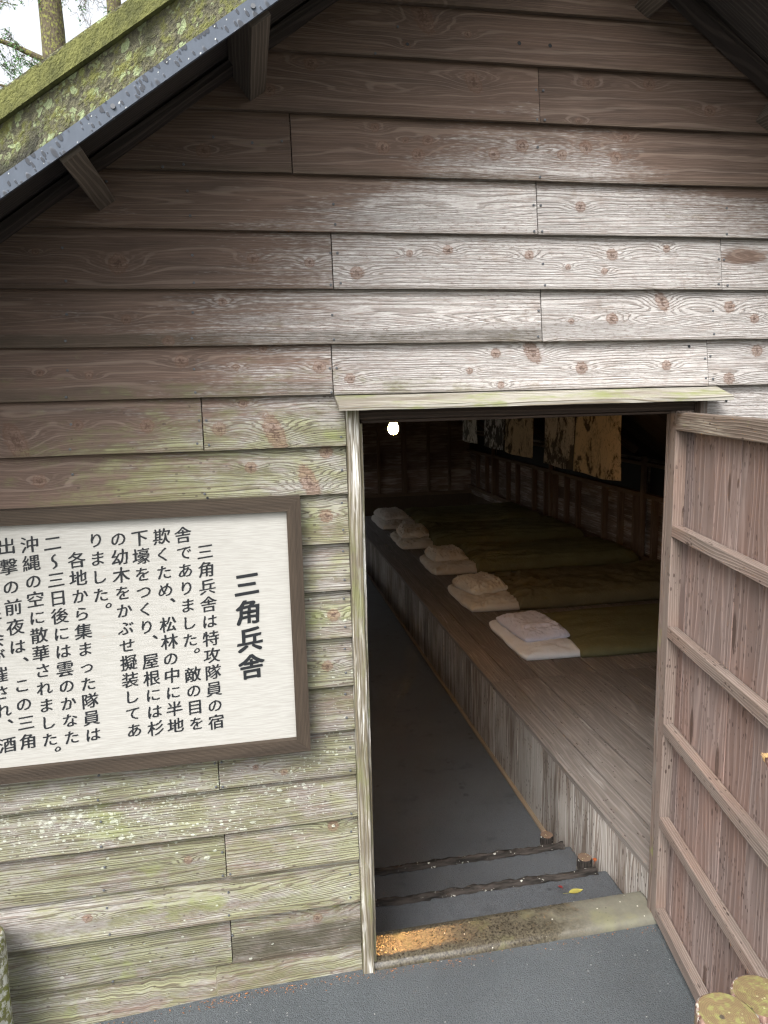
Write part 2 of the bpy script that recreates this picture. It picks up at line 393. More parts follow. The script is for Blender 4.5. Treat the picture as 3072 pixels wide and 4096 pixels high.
def mk_moss():
    g = G('mossy_bargeboard'); uv = g.uv(); U, V, _ = g.sep(uv); P = g.com(U, V)
    n = g.noise(P, 36., 5., .7); n2 = g.noise(P, 9., 4., .6); n3 = g.noise(P, 120., 3., .7)
    c = g.mix(g.ss(n3, .3, .7), (.06, .058, .045), (.15, .145, .095))
    c = g.mix(g.ss(n, .45, .62), c, (.15, .155, .055))
    far = g.ss(g.add(U, g.mul(g.sub(n2, .5), .9)), .75, .1)
    wb = g.scale(g.com(g.noise(P, 70., 3.), g.noise(g.com(U, V, 4.), 70., 3.)), .03)
    nn = g.t.nodes.new('ShaderNodeVectorMath'); nn.operation = 'ADD'; g.set(nn.inputs[0], P); g.set(nn.inputs[1], wb); Q = nn.outputs[0]
    c = g.mix(g.mul(g.spots(Q, 62., .6, g.M('MULTIPLY_ADD', far, .55, .22)), .75), c, (.30, .36, .20))
    c = g.mix(g.mul(g.spots(Q, 130., .55, g.M('MULTIPLY_ADD', far, .4, .25)), .6), c, (.27, .31, .17))
    c = g.mix(g.mul(g.spots(P, 75., .5, .25), .6), c, (.22, .25, .10))
    c = g.mix(g.ss(n2, .52, .66, 0., .85), c, (.035, .035, .035))
    return g.done(c, .95, g.bump(g.add(n, n3), .006, 1.), .15)
M_moss = mk_moss()
def mk_mosstop():
    g = G('yellow_moss'); uv = g.uv(); U, V, _ = g.sep(uv); P = g.com(U, V)
    n = g.noise(P, 26., 5., .7); n3 = g.noise(P, 160., 3., .7)
    c = g.mix(g.ss(n, .35, .65), (.085, .09, .04), (.16, .165, .062)); c = g.mix(g.ss(n3, .45, .75, 0., .7), c, (.07, .075, .02))
    return g.done(c, .95, g.bump(g.add(n, n3), .004, 1.), .1)
M_mosstop = mk_mosstop()
def mk_flash():
    g = G('dark_metal_flashing'); uv = g.uv(); U, V, _ = g.sep(uv)
    n = g.noise(g.com(g.mul(U, 60.), g.mul(V, 30.)), 1., 3.)
    sk = g.com(g.add(g.mul(U, 75.), g.mul(V, 40.)), g.mul(V, 30.))
    d = g.M('MAXIMUM', g.spots(sk, 1., .5, .62), g.spots(g.scale(sk, 2.1), 1., .5, .4))
    c = g.mix(n, (.036, .048, .068), (.075, .095, .128))
    c = g.mix(g.mul(d, .85), c, (.015, .018, .025))
    c = g.mix(g.mul(g.spots(g.com(g.mul(U, 160.), g.mul(V, 160.)), 1., .3, .06), .8), c, (.5, .52, .5))
    return g.done(c, .5, g.bump(d, .001, .5), .4)
M_flash = mk_flash()
def flat(name, col, rough=.8, spec=.3, metal=0., emit=None, es=0.):
    g = G(name)
    n = g.noise(g.obj(), 60., 3.)
    c = g.mix(n, tuple(.88*a for a in col), tuple(min(1, 1.1*a) for a in col))
    m = g.done(c, rough, None, spec, Metallic=metal)
    if emit: g.set(g.b.inputs['Emission Color'], emit); g.b.inputs['Emission Strength'].default_value = es
    return m
M_nail = flat('nail_steel', (.10, .105, .115), .5, .4, .3)
M_ink = flat('black_lettering', (.012, .014, .017), .5, .4)
def mk_panel():
    g = G('sign_panel'); uv = g.uv(); U, V, _ = g.sep(uv)
    lo = g.noise(g.com(g.mul(U, 2.), g.mul(V, 14.)), 1., 3.)
    wv = g.M('SINE', g.mul(g.add(g.mul(V, 95.), g.mul(lo, 9.)), 6.2832))
    fib = g.noise(g.com(g.mul(U, 22.), g.mul(V, 520.)), 1., 3.)
    c = g.mix(g.ss(g.add(fib, g.mul(wv, .05)), .32, .7), (.335, .328, .302), (.412, .405, .382))
    c = g.mix(g.mul(g.ss(wv, .75, 1.), .08), c, (.33, .32, .28))
    return g.done(c, .5, g.bump(fib, .0006, .6), .35)
M_panel = mk_panel()
def mk_cloth(name, a, b, weave=700., patch_col=None, rough=.95, fuzz=.0, sheen=.2):
    g = G(name); ob = g.obj(); n = g.noise(ob, 9., 4.); n2 = g.noise(ob, weave, 2.); n3 = g.noise(ob, 45., 4.)
    c = g.mix(n, a, b); c = g.mix(g.mul(g.ss(n2, .35, .75), .3), c, tuple(.6*x for x in a))
    if patch_col: c = g.mix(g.ss(g.noise(ob, 5., 3.), .5, .65, 0., .6), c, patch_col)
    return g.done(c, rough, g.bump(g.add(g.mul(n2, .3), g.mul(n3, 1.)), .003+fuzz, .8), .1, Sheen_Weight=sheen)
M_white = mk_cloth('white_cotton', (.66, .67, .71), (.78, .79, .82))
M_lilac = mk_cloth('lilac_cotton', (.55, .55, .67), (.66, .66, .77))
M_bulbtint = mk_cloth('bulb_tinted_cotton', (.52, .47, .40), (.66, .61, .54), patch_col=(.50, .40, .26))  # white cotton with the warm bulb light put into its colour
M_cream2 = mk_cloth('faded_cotton', (.56, .53, .50), (.68, .66, .63))
M_olive = mk_cloth('olive_wool', (.105, .10, .052), (.19, .18, .095), weave=400., fuzz=.002, sheen=0.)
M_olive2 = mk_cloth('brown_olive_wool', (.10, .086, .048), (.18, .15, .085), weave=400., fuzz=.002, sheen=0.)

# ------------------------------------------------------------------ ground
def sheet(name, quads, z, mat, kind='structure'):
    me = bpy.data.meshes.new(name); v = []; f = []
    for (x0, x1, y0, y1) in quads:
        b = len(v); v += [(x0, y0, z), (x1, y0, z), (x1, y1, z), (x0, y1, z)]; f.append((b, b+1, b+2, b+3))
    me.from_pydata(v, [], f); me.materials.append(mat); o = bpy.data.objects.new(name, me); link(o); o['kind'] = kind; return o
XL, XR, YB = -1.80, 3.16, 8.42        # inside faces of the barrack
sheet('ground', [(-400, XL-.02, -400, 400), (XR+.02, 400, -400, 400), (XL-.02, XR+.02, -400, .0), (XL-.02, XR+.02, YB+.04, 400)], -.012, M_soil)
# paved forecourt, gently sagging away from the wall foot
def forecourt():
    nx, ny = 90, 40
    xs = np.linspace(-6, 6, nx); ys = np.concatenate([np.linspace(-5, -.4, 12), np.linspace(-.38, .012, ny-12)])
    v = []; f = []
    for y in ys:
        for x in xs:
            s = max(0., min(1., (-.05-x)/.5)); drop = -.03*s*math.exp(-abs(y)/.5)
            z = .0+drop*1+.002*mn.noise(Vector((x*3, y*3, 0)))
            if x > .235: z = .002*mn.noise(Vector((x*3, y*3, 0)))
            v.append((x, y, z))
    for j in range(ny-1):
        for i in range(nx-1):
            a = j*nx+i; f.append((a, a+1, a+nx+1, a+nx))
    me = bpy.data.meshes.new('pavement'); me.from_pydata(v, [], f); me.materials.append(M_asph)
    o = bpy.data.objects.new('pavement', me); link(o); o['kind'] = 'structure'
    me.polygons.foreach_set('use_smooth', [True]*len(f))
forecourt()
for o in bpy.data.objects:
    if o.name == 'ground': o.location.z = -.05
FZ = -.245
m = MB()
m.box(XL-.02, XR+.02, .0, YB+.04, FZ-.2, FZ)              # sunken floor
m.build('floor', M_floor).__setitem__('kind', 'structure')
# retaining sides below the walls
m = MB()
m.box(XL-.06, XL-.001, .0, YB+.06, FZ, .03); m.box(XR+.001, XR+.06, .0, YB+.06, FZ, .03); m.box(XL, XR, YB, YB+.06, FZ, .04)
m.box(XL, .232, .012, .10, FZ, -.005); m.box(1.130, XR, .012, .044, FZ, -.005)
g_ = G('earth_footing'); n_ = g_.noise(g_.obj(), 12., 5., .65)
M_foot = g_.done(g_.mix(n_, (.07, .05, .036), (.13, .10, .07)), .9, g_.bump(n_, .01))
m.build('footing', M_foot).__setitem__('kind', 'structure')
m = MB()
m.box(.232, 1.112, .108, .325, FZ+.002, -.058)
m.box(.232, 1.112, .325, .60, FZ+.002, -.150)
m.build('steps', M_floor, bevel=.008).__setitem__('kind', 'structure')

# ------------------------------------------------------------------ barrack
barrack = tag(empty('barrack', (0, 0, 0)), 'dark timber barrack with weathered lapped board wall and mossy gable roof edge', 'building')
SL = 0.70; RX = 0.67
def S(x): return 2.222+SL*x if x <= RX else 2.222+SL*(2*RX-x)

KN = [[0.089,2.199],[-0.058,2.069],[0.437,2.371],[0.541,2.337],[0.398,2.306],[0.183,2.26],[0.554,2.238],[0.84,2.252],[0.995,2.257],[1.154,2.201],[0.81,2.162],[0.323,2.134],[0.393,2.109],[0.445,2.11],[0.34,2.091],[0.421,2.077],[0.604,2.085],[0.674,2.107],[0.773,2.089],[0.833,2.108],[0.937,2.135],[0.911,2.087],[0.822,1.973],[-0.422,1.856],[-0.255,1.832],[0.036,1.846],[0.163,1.838],[0.271,1.816],[-0.247,1.714],[-0.036,1.752],[-0.159,1.666],[0.049,1.648],[-0.135,1.622],[-0.014,1.606],[0.177,1.604],[0.248,1.576],[-0.437,1.601],[-0.335,1.594],[-0.368,1.486],[-0.219,1.479],[-0.06,1.467],[0.066,1.455],[-0.003,1.524],[-0.498,1.453],[0.186,1.405],[0.007,1.375],[0.143,1.334],[-0.46,1.364],[0.398,1.861],[0.491,1.87],[0.693,1.86],[0.909,1.864],[1.056,1.88],[0.792,1.833],[0.887,1.824],[1.049,1.751],[0.802,1.704],[0.911,1.71],[1.238,1.738],[1.309,1.708],[0.61,1.63],[0.705,1.631],[0.833,1.591],[0.542,1.589],[1.065,1.593],[0.62,1.553],[1.327,1.627],[1.242,1.557],[-.02,.62],[.05,.60],[.17,.43],[-.2,.39],[-.45,.27],[.12,.17],[.18,1.25],[.19,1.0],[.17,.87]]
KBIG = {(0.437,2.371):(.02,1.9),(0.066,1.455):(.02,2.2),(0.143,1.334):(.018,2.2),(-0.498,1.453):(.02,2.),(0.554,2.238):(.017,1.4),(-0.255,1.832):(.018,1.2),(0.705,1.631):(.018,1.4),(1.049,1.751):(.015,1.5)}
NAILS = [[-0.036,2.099],[-0.146,2.032],[-0.102,2.039],[0.112,2.096],[0.047,2.09],[-0.266,2.003],[-0.098,1.987],[-0.095,1.934],[-0.367,1.865],[-0.364,1.795],[-0.096,1.852],[-0.096,1.792],[0.212,1.86],[0.228,1.86],[0.209,1.788],[0.232,1.792],[-0.37,1.726],[-0.376,1.669],[-0.103,1.729],[-0.108,1.672],[0.211,1.722],[0.212,1.666],[-0.379,1.606],[-0.385,1.548],[-0.108,1.604],[-0.108,1.552],[0.201,1.601],[0.217,1.601],[0.202,1.545],[-0.382,1.488],[-0.387,1.433],[-0.104,1.488],[-0.088,1.488],[-0.111,1.436],[-0.085,1.432],[-0.389,1.376],[-0.102,1.319],[0.379,2.343],[0.325,2.282],[0.705,2.228],[0.723,2.228],[0.705,2.161],[0.724,2.161],[0.711,2.104],[0.714,2.035],[0.222,1.966],[0.224,1.921],[0.702,1.974],[0.720,1.974],[0.701,1.913],[0.721,1.913],[1.214,1.978],[1.212,1.914],[0.727,1.84],[0.73,1.789],[1.199,1.855],[1.214,1.854],[1.197,1.793],[1.222,1.79],[0.718,1.73],[0.714,1.668],[1.19,1.728],[1.191,1.67],[1.174,1.609],[1.190,1.615],[1.174,1.559],[1.195,1.557],
 [-0.393,0.645],[-0.398,0.586],[-0.119,0.643],[-0.103,0.644],[-0.119,0.585],[-0.103,0.583],[-0.398,0.524],[-0.401,0.463],[-0.399,0.402],[-0.404,0.345],[-0.403,0.289],[-0.4,0.222],[-0.115,0.4],[-0.117,0.341],[-0.098,0.342],[-0.106,0.285],[-0.108,0.226],[0.216,0.41],[0.209,0.287],[0.207,0.226],[-0.403,0.09],[0.217,0.466],[0.218,0.587],[0.22,0.646],[-0.103,0.16],
 [.222,1.36],[.222,1.44],[.22,1.215],[.22,1.28],[.219,1.09],[.219,1.16],[.217,.97],[.217,1.04],[.215,.85],[.215,.91],[.213,.73],[.213,.79]]
LAP = [2.62, 2.505, 2.39, 2.279, 2.155, 2.028, 1.906, 1.780, 1.656, 1.540, 1.419, 1.305, 1.185, 1.065, .943, .817, .698, .576, .454, .333, .211, .085, -.032]
SEAM = {2.155: [.713], 2.028: [.132], 1.906: [.711], 1.780: [.215, 1.207], 1.656: [.725], 1.540: [.207, 1.182], 1.419: [-.097], .576: [-.111], .333: [-.107], .085: [-.106], 1.305: [-.9], 2.279: [1.6]}
CATH = [(-.60, 1.962, .52, .020, 9), (.42, 1.955, .30, .022, 5), (-.05, 2.07, .3, .02, 4), (.74, 1.705, .36, .026, 13), (-.62, 1.717, .34, .022, 7), (.05, 1.725, .30, .015, 5), (.52, 2.245, .25, .02, 4), (.30, 2.345, .16, .02, 5), (.35, 2.21, .12, .015, 4), (1.32, 1.862, .10, .02, 5), (-.1, .275, .3, .03, 5), (.15, .19, .14, .03, 6)]
for k in range(26):
    CATH.append((random.uniform(-1.7, 3.1), random.choice([.64, .39, .27, .15, .03, 1.1, 1.24]), random.uniform(.1, .4), .02, random.uniform(2, 5)))

def smooth(a, b, x): t = np.clip((x-a)/(b-a), 0, 1); return t*t*(3-2*t)
def siding():
    V = []; F = []; UV = []; MI = []; A = {k: [] for k in ('drk', 'fld', 'knot', 'wt', 'gr', 'lic', 'br', 'vv', 'tint')}
    nb = 0
    def add_board(x0, x1, z0, z1, zr, rowi):
        nonlocal nb
        fine = 0.004
        a, b = max(x0, -.74), min(x1, 1.42)
        xs = []
        if x0 < -.74: xs += list(np.arange(x0, min(-.74, x1), .06))
        if b > a: xs += list(np.arange(a, b, fine))
        if x1 > 1.42: xs += list(np.arange(max(1.42, x0), x1, .06))
        xs = np.array(sorted(set(np.round(xs, 5).tolist()+[round(x1, 5)])))
        xs = xs[(xs >= x0-1e-6)]
        sxs = np.where(xs <= RX, 2.222+SL*xs, 2.222+SL*(2*RX-xs))
        keep = sxs > z0-.02
        if keep.sum() < 2: return
        i0, i1 = np.argmax(keep), len(keep)-np.argmax(keep[::-1]); xs = xs[i0:i1]; sxs = sxs[i0:i1]
        nz = int(round((z1-z0)/.004)) if b > a else 6
        tz = np.linspace(0, 1, nz+1)
        X, T = np.meshgrid(xs, tz)
        sd_ = random.uniform(0, 100)
        wav = np.array([mn.noise(Vector((x*1.7, sd_, 0)))*.0022+mn.noise(Vector((x*14, sd_, 3)))*.0006 for x in xs])
        cup = np.array([mn.noise(Vector((x*1.2, sd_, 9)))*.002 for x in xs])
        if zr < 0:   # ragged foot board
            wav = wav+np.array([mn.noise(Vector((x*9, 1, 0)))*.007+mn.noise(Vector((x*40, 1, 5)))*.003 for x in xs])
            wav = wav+np.where(xs < -.15, -.012, 0)
        Z = z0+wav[None, :]+T*(z1-z0)
        Z = np.minimum(Z, sxs[None, :]+.03)
        Y = .0+T*.0195+cup[None, :]*(1-T)+.0016*random.uniform(-1, 1)
        # field
        fld = np.zeros_like(X); kn = np.zeros_like(X)
        for (kx, kz) in KN:
            if kx < x0-.1 or kx > x1+.1 or kz < z0-.06 or kz > z1+.06: continue
            rr, el = KBIG.get((kx, kz), (.0105+.004*math.sin(kx*77), 1.))
            fld += (4.2 if el > 1.3 or rr > .016 else 2.6)*np.exp(-(((X-kx)/(.034*rr/.011))**2+((Z-kz)/(.013*rr/.011*el))**2))
            if x0 <= kx <= x1 and z0 <= kz <= z1:
                kn = np.maximum(kn, np.exp(-((X-kx+(Z-kz)*.35*(el > 1.3))**2/rr**2+((Z-kz)/(rr*.95*el))**2)*.9))
        for (kx, kz, ax, az, am) in CATH:
            if kz < z0-.03 or kz > z1+.03: continue
            fld += am*np.exp(-(np.abs((X-kx)/ax)**1.6+((Z-kz)/az)**2))
        r1, r2, r3 = random.uniform(-.12, .12), random.uniform(-.12, .12), random.random()
        # weathering and painted-in light: pale band across the middle of the wall, brown and fresh up under the eaves
        wt = .80*smooth(2.10, 1.97, Z)*smooth(-.42+.5*smooth(1.78, 2.05, Z), .62, X)+.10*smooth(2.1, 1.9, Z)
        wt += .55*smooth(2.25, 2.10, Z)*np.exp(-((X-.75)/.38)**2)*smooth(2.02, 2.06, Z)
        wt += .22*np.exp(-((X-.95)/.5)**2-((Z-1.70)/.30)**2)  # bright right centre of the wall, light put into the paleness
        wt += smooth(1.62, 1.35, Z)*smooth(-.62, .1, X)*.38*smooth(.2, 1.2, Z)
        if abs(zr-1.780) < .01 and x0 > 1.1: wt -= 1.1*np.exp(-((X-1.27)/.07)**2-((Z-1.86)/.022)**2)
        wt = np.where(Z < 1.26, .68+.10*smooth(-.2, -.6, X), wt)
        wt -= .42*smooth(.85, 1.3, X)*smooth(1.90, 1.93, Z)
        if zr > 2.25: wt = wt*0-.15
        if abs(zr-2.155) < .01: wt = wt*.35+.12*np.exp(-((X-.6)/.25)**2)*smooth(2.24, 2.17, Z)
        wt = wt+r1*.8*(zr < 2.1)
        gr = .72*smooth(1.72, 1.36, Z)*smooth(1.25, .2, X)*smooth(-.75, -.2, X)
        gr += .30*np.exp(-((X-.42)/.2)**2-((Z-1.56)/.05)**2)
        gr = np.where(Z < 1.3, .70, gr)
        gr = np.where(Z < .33, .72-.18*smooth(-.25, -.6, X)*smooth(.08, .3, Z), gr)
        gr = gr+r2*.7
        lic = np.where(Z < .47, .25, 0)+np.exp(-((Z-.54)/.08)**2)*1.5*smooth(.24, .0, X)+np.exp(-((X-.13)/.07)**2-((Z-.63)/.045)**2)*.9
        lic += np.where((Z > .58) & (Z < 1.15), .35*smooth(.09, .2, X)*smooth(1.15, .9, Z), 0)
        if abs(zr-.333) < .01: lic = lic*.5*smooth(.34, .46, Z)
        if zr < .25: lic *= .15
        if Z.mean() > 1.2: lic = lic*0-.2
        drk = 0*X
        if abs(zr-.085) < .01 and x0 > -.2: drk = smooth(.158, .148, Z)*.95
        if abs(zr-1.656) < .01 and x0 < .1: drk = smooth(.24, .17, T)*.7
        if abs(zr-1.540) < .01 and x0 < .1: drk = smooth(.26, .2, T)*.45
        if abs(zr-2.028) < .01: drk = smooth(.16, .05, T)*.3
        br = np.clip(.35+.5*r3, 0, 1)+0*X
        n = X.size; base = nb; nb += 2*n
        ou = random.uniform(0, 40)*1.0; ov = random.uniform(0, 3)
        for yy in (0, 1):
            V.append(np.stack([X.ravel(), (Y+yy*.011).ravel(), Z.ravel()], 1))
            UV.append(np.stack([X.ravel()+ou, (T*(z1-z0)).ravel()+ov], 1))
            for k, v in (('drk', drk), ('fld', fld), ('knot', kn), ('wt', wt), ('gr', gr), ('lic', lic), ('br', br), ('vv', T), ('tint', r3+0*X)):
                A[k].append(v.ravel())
        nc = len(xs); nr = len(tz)
        ii = (np.arange(nr-1)[:, None]*nc+np.arange(nc-1)[None, :]).ravel()+base
        F.append(np.stack([ii, ii+1, ii+nc+1, ii+nc], 1))
        bo = np.arange(nc-1)+base; F.append(np.stack([bo, bo+n, bo+n+1, bo+1], 1))            # lower edge
        for c_ in (0, nc-1):                                                                    # ends
            e = np.arange(nr-1)*nc+c_+base
            q = np.stack([e, e+nc, e+nc+n, e+n], 1); F.append(q if c_ == 0 else q[:, ::-1])
    for r in range(len(LAP)-1):
        zt, zb = LAP[r], LAP[r+1]; z1 = zt+.016
        spans = [(XL-.05, XR+.05)]
        if zb < 1.5: spans = [(XL-.05, .2335), (1.179, XR+.05)]
        for (a, b) in spans:
            cuts = [a]+[s for s in SEAM.get(zb, []) if a < s < b]+[b]
            if a < -1.5: cuts.insert(1, -1.0-.1*(r % 3))
            if b > 3: cuts.insert(-1, 1.9+.1*(r % 3))
            for s0, s1 in zip(cuts[:-1], cuts[1:]):
                add_board(s0+(.0013 if s0 != a else 0), s1-(.0013 if s1 != b else 0), zb, z1, zb, r)
    Vn = np.concatenate(V); Fn = np.concatenate(F).astype(np.int32); UVn = np.concatenate(UV).astype(np.float32)
    # nail heads, pushed slightly into the face
    nv, nf = [], []; b0 = len(Vn); K = 7
    for (x, z) in NAILS:
        r_ = .0030; zb = max([l for l in LAP if l <= z+.001] or [-.032]); i = LAP.index(zb); t = (z-zb)/(LAP[i-1]+.016-zb); y = .0195*t-.0028
        c0 = b0+len(nv)
        for dy, rr in ((.0022, r_), (0., r_), (-.0006, r_*.6)):
            for k in range(K): nv.append((x+rr*math.cos(6.2832*k/K), y+dy, z+rr*math.sin(6.2832*k/K)))
        for l in range(2):
            for k in range(K): k2 = (k+1) % K; nf.append((c0+l*K+k, c0+l*K+k2, c0+(l+1)*K+k2, c0+(l+1)*K+k))
        nf.append(tuple(c0+2*K+k for k in range(K)))
    nh = len(nf)
    for (x, z, r_) in ((.662, 2.324, .0045), (.737, 2.323, .0045), (.399, 2.306, .0035), (1.242, 1.50, .004), (-.0955, 1.3095, .003), (1.13, 1.64, .004)):
        zb = max([l for l in LAP if l <= z+.001]); i = LAP.index(zb); t = (z-zb)/(LAP[i-1]+.016-zb); y = .0195*t-.0028
        c0 = b0+len(nv)
        for k in range(9): nv.append((x+r_*(1+.2*math.sin(k*5))*math.cos(6.2832*k/9), y, z+r_*math.sin(6.2832*k/9)))
        nf.append(tuple(c0+k for k in range(9)))
    me = bpy.data.meshes.new('lapped_board_wall')
    me.from_pydata(np.concatenate([Vn, np.array(nv)]).tolist(), [], Fn.tolist()+nf)
    tot = len(Vn)+len(nv)
    for k in A:
        at = me.attributes.new(k, 'FLOAT', 'POINT'); at.data.foreach_set('value', np.concatenate([np.concatenate(A[k]), np.zeros(len(nv))]).astype(np.float32))
    uvl = me.uv_layers.new(name='UVMap'); li = np.empty(len(me.loops), dtype=np.int32); me.loops.foreach_get('vertex_index', li)
    UVa = np.concatenate([UVn, np.zeros((len(nv), 2), np.float32)]); uvl.data.foreach_set('uv', UVa[li].ravel())
    me.materials.append(M_siding); me.materials.append(M_nail)
    mi = np.zeros(len(me.polygons), np.int32); mi[len(Fn):] = 1; mi[len(Fn)+nh:] = 2; me.materials.append(M_ink); me.polygons.foreach_set('material_index', mi)
    me.update()
    return link(bpy.data.objects.new('lapped_board_wall', me), barrack)
siding()
# backing studs of the front wall keep it light tight
m = MB()
gx = [XL-.04, -.60, .2335]
m.box(XL-.04, .2335, .035, .05, -.02, 1.0)
poly_b = MB()
def gable_back(x0, x1, zb):
    n = 24
    for i in range(n):
        a = x0+(x1-x0)*i/n; b = x0+(x1-x0)*(i+1)/n
        za, zb2 = S(a)+.02, S(b)+.02
        if za <= zb or zb2 <= zb: continue
        ov = random.uniform(0, 9)
        for y in (.036, .055):
            q = [(a, y, zb), (b, y, zb), (b, y, zb2), (a, y, za)]
            m.face(q if y < .04 else q[::-1], [(p[0], p[2]+ov) for p in (q if y < .04 else q[::-1])])
gable_back(XL-.04, .2335, 1.0); gable_back(.2335, 1.179, 1.56); gable_back(1.179, XR+.04, 1.0)
m.box(1.179, XR+.04, .035, .05, -.02, 1.0)
m.build('wall_lining', M_inner, barrack)

# --- door frame
fr = empty('door_frame', (0, 0, 0), barrack)
def wobbly_post(x0, x1, y0, y1, z0, z1, mat, name, amp=.0015, taper=0.):
    mb = MB(); n = 60; ou = random.uniform(0, 9)
    rings = []
    for i in range(n+1):
        z = z0+(z1-z0)*i/n; w_ = amp*mn.noise(Vector((z*9, x0*50, 0))); w2 = amp*mn.noise(Vector((z*14, x0*50, 7))); tt = taper*i/n
        rings.append([(x0+w_-tt, y0+w2, z), (x1+w2-tt, y0+w_, z), (x1+w2-tt, y1, z), (x0+w_-tt, y1, z)])
    for i in range(n):
        for k in range(4):
            k2 = (k+1) % 4
            q = [rings[i][k], rings[i][k2], rings[i+1][k2], rings[i+1][k]]
            wd = [(x1-x0), (y1-y0), (x1-x0), (y1-y0)][k]
            mb.face(q, [(ou+q[0][2], k*.1), (ou+q[1][2], k*.1+wd), (ou+q[2][2], k*.1+wd), (ou+q[3][2], k*.1)])
    mb.face(rings[-1], [(0, 0)]*4)
    mb.face(rings[0][::-1], [(0, 0)]*4)
    o = mb.build(name, mat, fr)
    bm = bmesh.new(); bm.from_mesh(o.data); bmesh.ops.remove_doubles(bm, verts=bm.verts, dist=1e-6); bm.to_mesh(o.data); bm.free()
    md = o.modifiers.new('b', 'BEVEL'); md.width = .003; md.segments = 2; md.limit_method = 'ANGLE'; md.angle_limit = R(50)
    return o
wobbly_post(.2345, .2655, -.012, .055, -.008, 1.505, M_post, 'post')
wobbly_post(.2662, .2745, .006, .055, -.002, 1.47, M_post, 'door_stop', .001)
wobbly_post(1.156, 1.1785, -.008, .055, -.004, 1.505, M_postr, 'post')
wobbly_post(1.0935, 1.1555, .014, .044, -.003, 1.478, M_postr, 'jamb', .001)
mb = MB(); mb.box(.2665, 1.1555, .012, .06, 1.478, 1.5345, 'x'); mb.box(.275, 1.0975, .03, .06, 1.469, 1.4775, 'x'); mb.build('lintel', M_lintel, fr, bevel=.003)
# canopy board above the door
mb = MB()
cv = []
n = 40
for i in range(n+1):
    x = .2105+(1.2085-.2105)*i/n
    e = .0012*mn.noise(Vector((x*11, 0, 0))); e2 = .002*mn.noise(Vector((x*7, 4, 0)))
    cv.append([(x, .012, 1.540), (x, -.070+e2, 1.5135+e), (x, -.069+e2, 1.5035+e), (x, .012, 1.527)])
for i in range(n):
    for k in range(4):
        k2 = (k+1) % 4; a, b = cv[i], cv[i+1]
        q = [a[k], a[k2], b[k2], b[k]]
        vv = [0, .08, .09, .17][k]; vw = [.08, .01, .08, .013][k]
        mb.face(q, [(a[k][0], vv), (a[k2][0], vv+vw), (b[k2][0], vv+vw), (b[k][0], vv)])
mb.face(cv[0], [(0, 0), (.08, 0), (.08, .01), (0, .01)]); mb.face(cv[-1][::-1], [(0, 0), (.08, 0), (.08, .01), (0, .01)])
o = mb.build('drip_board', M_canopy, barrack)
bm = bmesh.new(); bm.from_mesh(o.data); bmesh.ops.remove_doubles(bm, verts=bm.verts, dist=1e-6); bmesh.ops.recalc_face_normals(bm, faces=bm.faces); bm.to_mesh(o.data); bm.free()
# threshold
def sill():
    nx, ny = 110, 22; v = []; f = []
    prof = [(-.006, -.03), (-.0065, .0), (-.003, .0115), (.004, .017), (.014, .0195)]+[(y, .0205-(.003 if y > .1 else 0)) for y in np.linspace(.022, .112, 14)]+[(.1165, .012), (.117, -.08)]
    for i in range(nx+1):
        x = .236+(1.1125-.236)*i/nx
        for (y, z) in prof:
            v.append((x, y+.002*mn.noise(Vector((x*9, z*20, 0)))*(y < .02)+.0008*mn.noise(Vector((x*60, z*90, 0)))*(y < .02), z+.0005*mn.noise(Vector((x*12, y*22, 4)))+.001*mn.noise(Vector((x*70, y*70, 4)))*(y < .02)))
    k = len(prof)
    for i in range(nx):
        for j in range(k-1): a = i*k+j; f.append((a, a+k, a+k+1, a+1))
    f.append(tuple(range(k))); f.append(tuple(range(nx*k, nx*k+k))[::-1])
    me = bpy.data.meshes.new('threshold'); me.from_pydata(v, [], f); me.materials.append(M_sill); me.polygons.foreach_set('use_smooth', [True]*len(f))
    bm = bmesh.new(); bm.from_mesh(me); bmesh.ops.recalc_face_normals(bm, faces=bm.faces); bm.to_mesh(me); bm.free()
    link(bpy.data.objects.new('threshold', me), barrack)
sill()

# --- open door leaf (local: x = along the leaf from the hinge, y = away from viewer, z up)
door = empty('door', (1.087, -.005, 0), barrack)
door.matrix_local = Matrix(((-.198, .980, 0, 1.087), (-.980, -.198, 0, -.005), (0, 0, 1, 0), (0, 0, 0, 1)))
DW = .83; DD = .026
# leaf frame is mirrored (left-handed axes), so keep normals fixed by recalc
def dbuild(mb, name, mat, bevel=.002): return mb.build(name, mat, door, bevel=bevel, recalc=True)
mb = MB(); x = .0125
edges = [.0125, .050, .195, .32, .445, .57, .69, DW-.035]
for a, b in zip(edges[:-1], edges[1:]): mb.box(a+.0015, b-.0015, DD+random.uniform(0, .0025), DD+.014, .03, 1.473, 'z')
dbuild(mb, 'panel', M_doorp, .0015)
mb = MB(); mb.box(-.028, .012, 0, DD+.012, .022, 1.478, 'z', jit=.0); dbuild(mb, 'stile', M_doorr)
mb = MB(); mb.box(DW-.034, DW, 0, DD+.012, .022, 1.478, 'z'); dbuild(mb, 'stile', M_doorr)
for (z0, z1, mt) in ((1.428, 1.474, M_doort), (1.150, 1.181, M_doorr), (.873, .904, M_doorr), (.596, .627, M_doorr), (.319, .348, M_doorr), (.026, .064, M_doorr)):
    mb = MB(); mb.box(.0125, DW-.0345, -.0006, DD-.0006, z0, z1, 'x', jit=.0008); dbuild(mb, 'rail', mt)
M_split = timber('splintered_wood', (.45, .28, .12), (.72, .52, .28), 300, contrast=1.2)
hd = MB()
hd.tube([(.612, -.026, .843), (.624, -.026, .841), (.66, -.028, .832), (.72, -.030, .820), (.77, -.028, .808)], [.008, .0115, .0125, .012, .008], 12, mi=0, cmi=1, wob=.35)
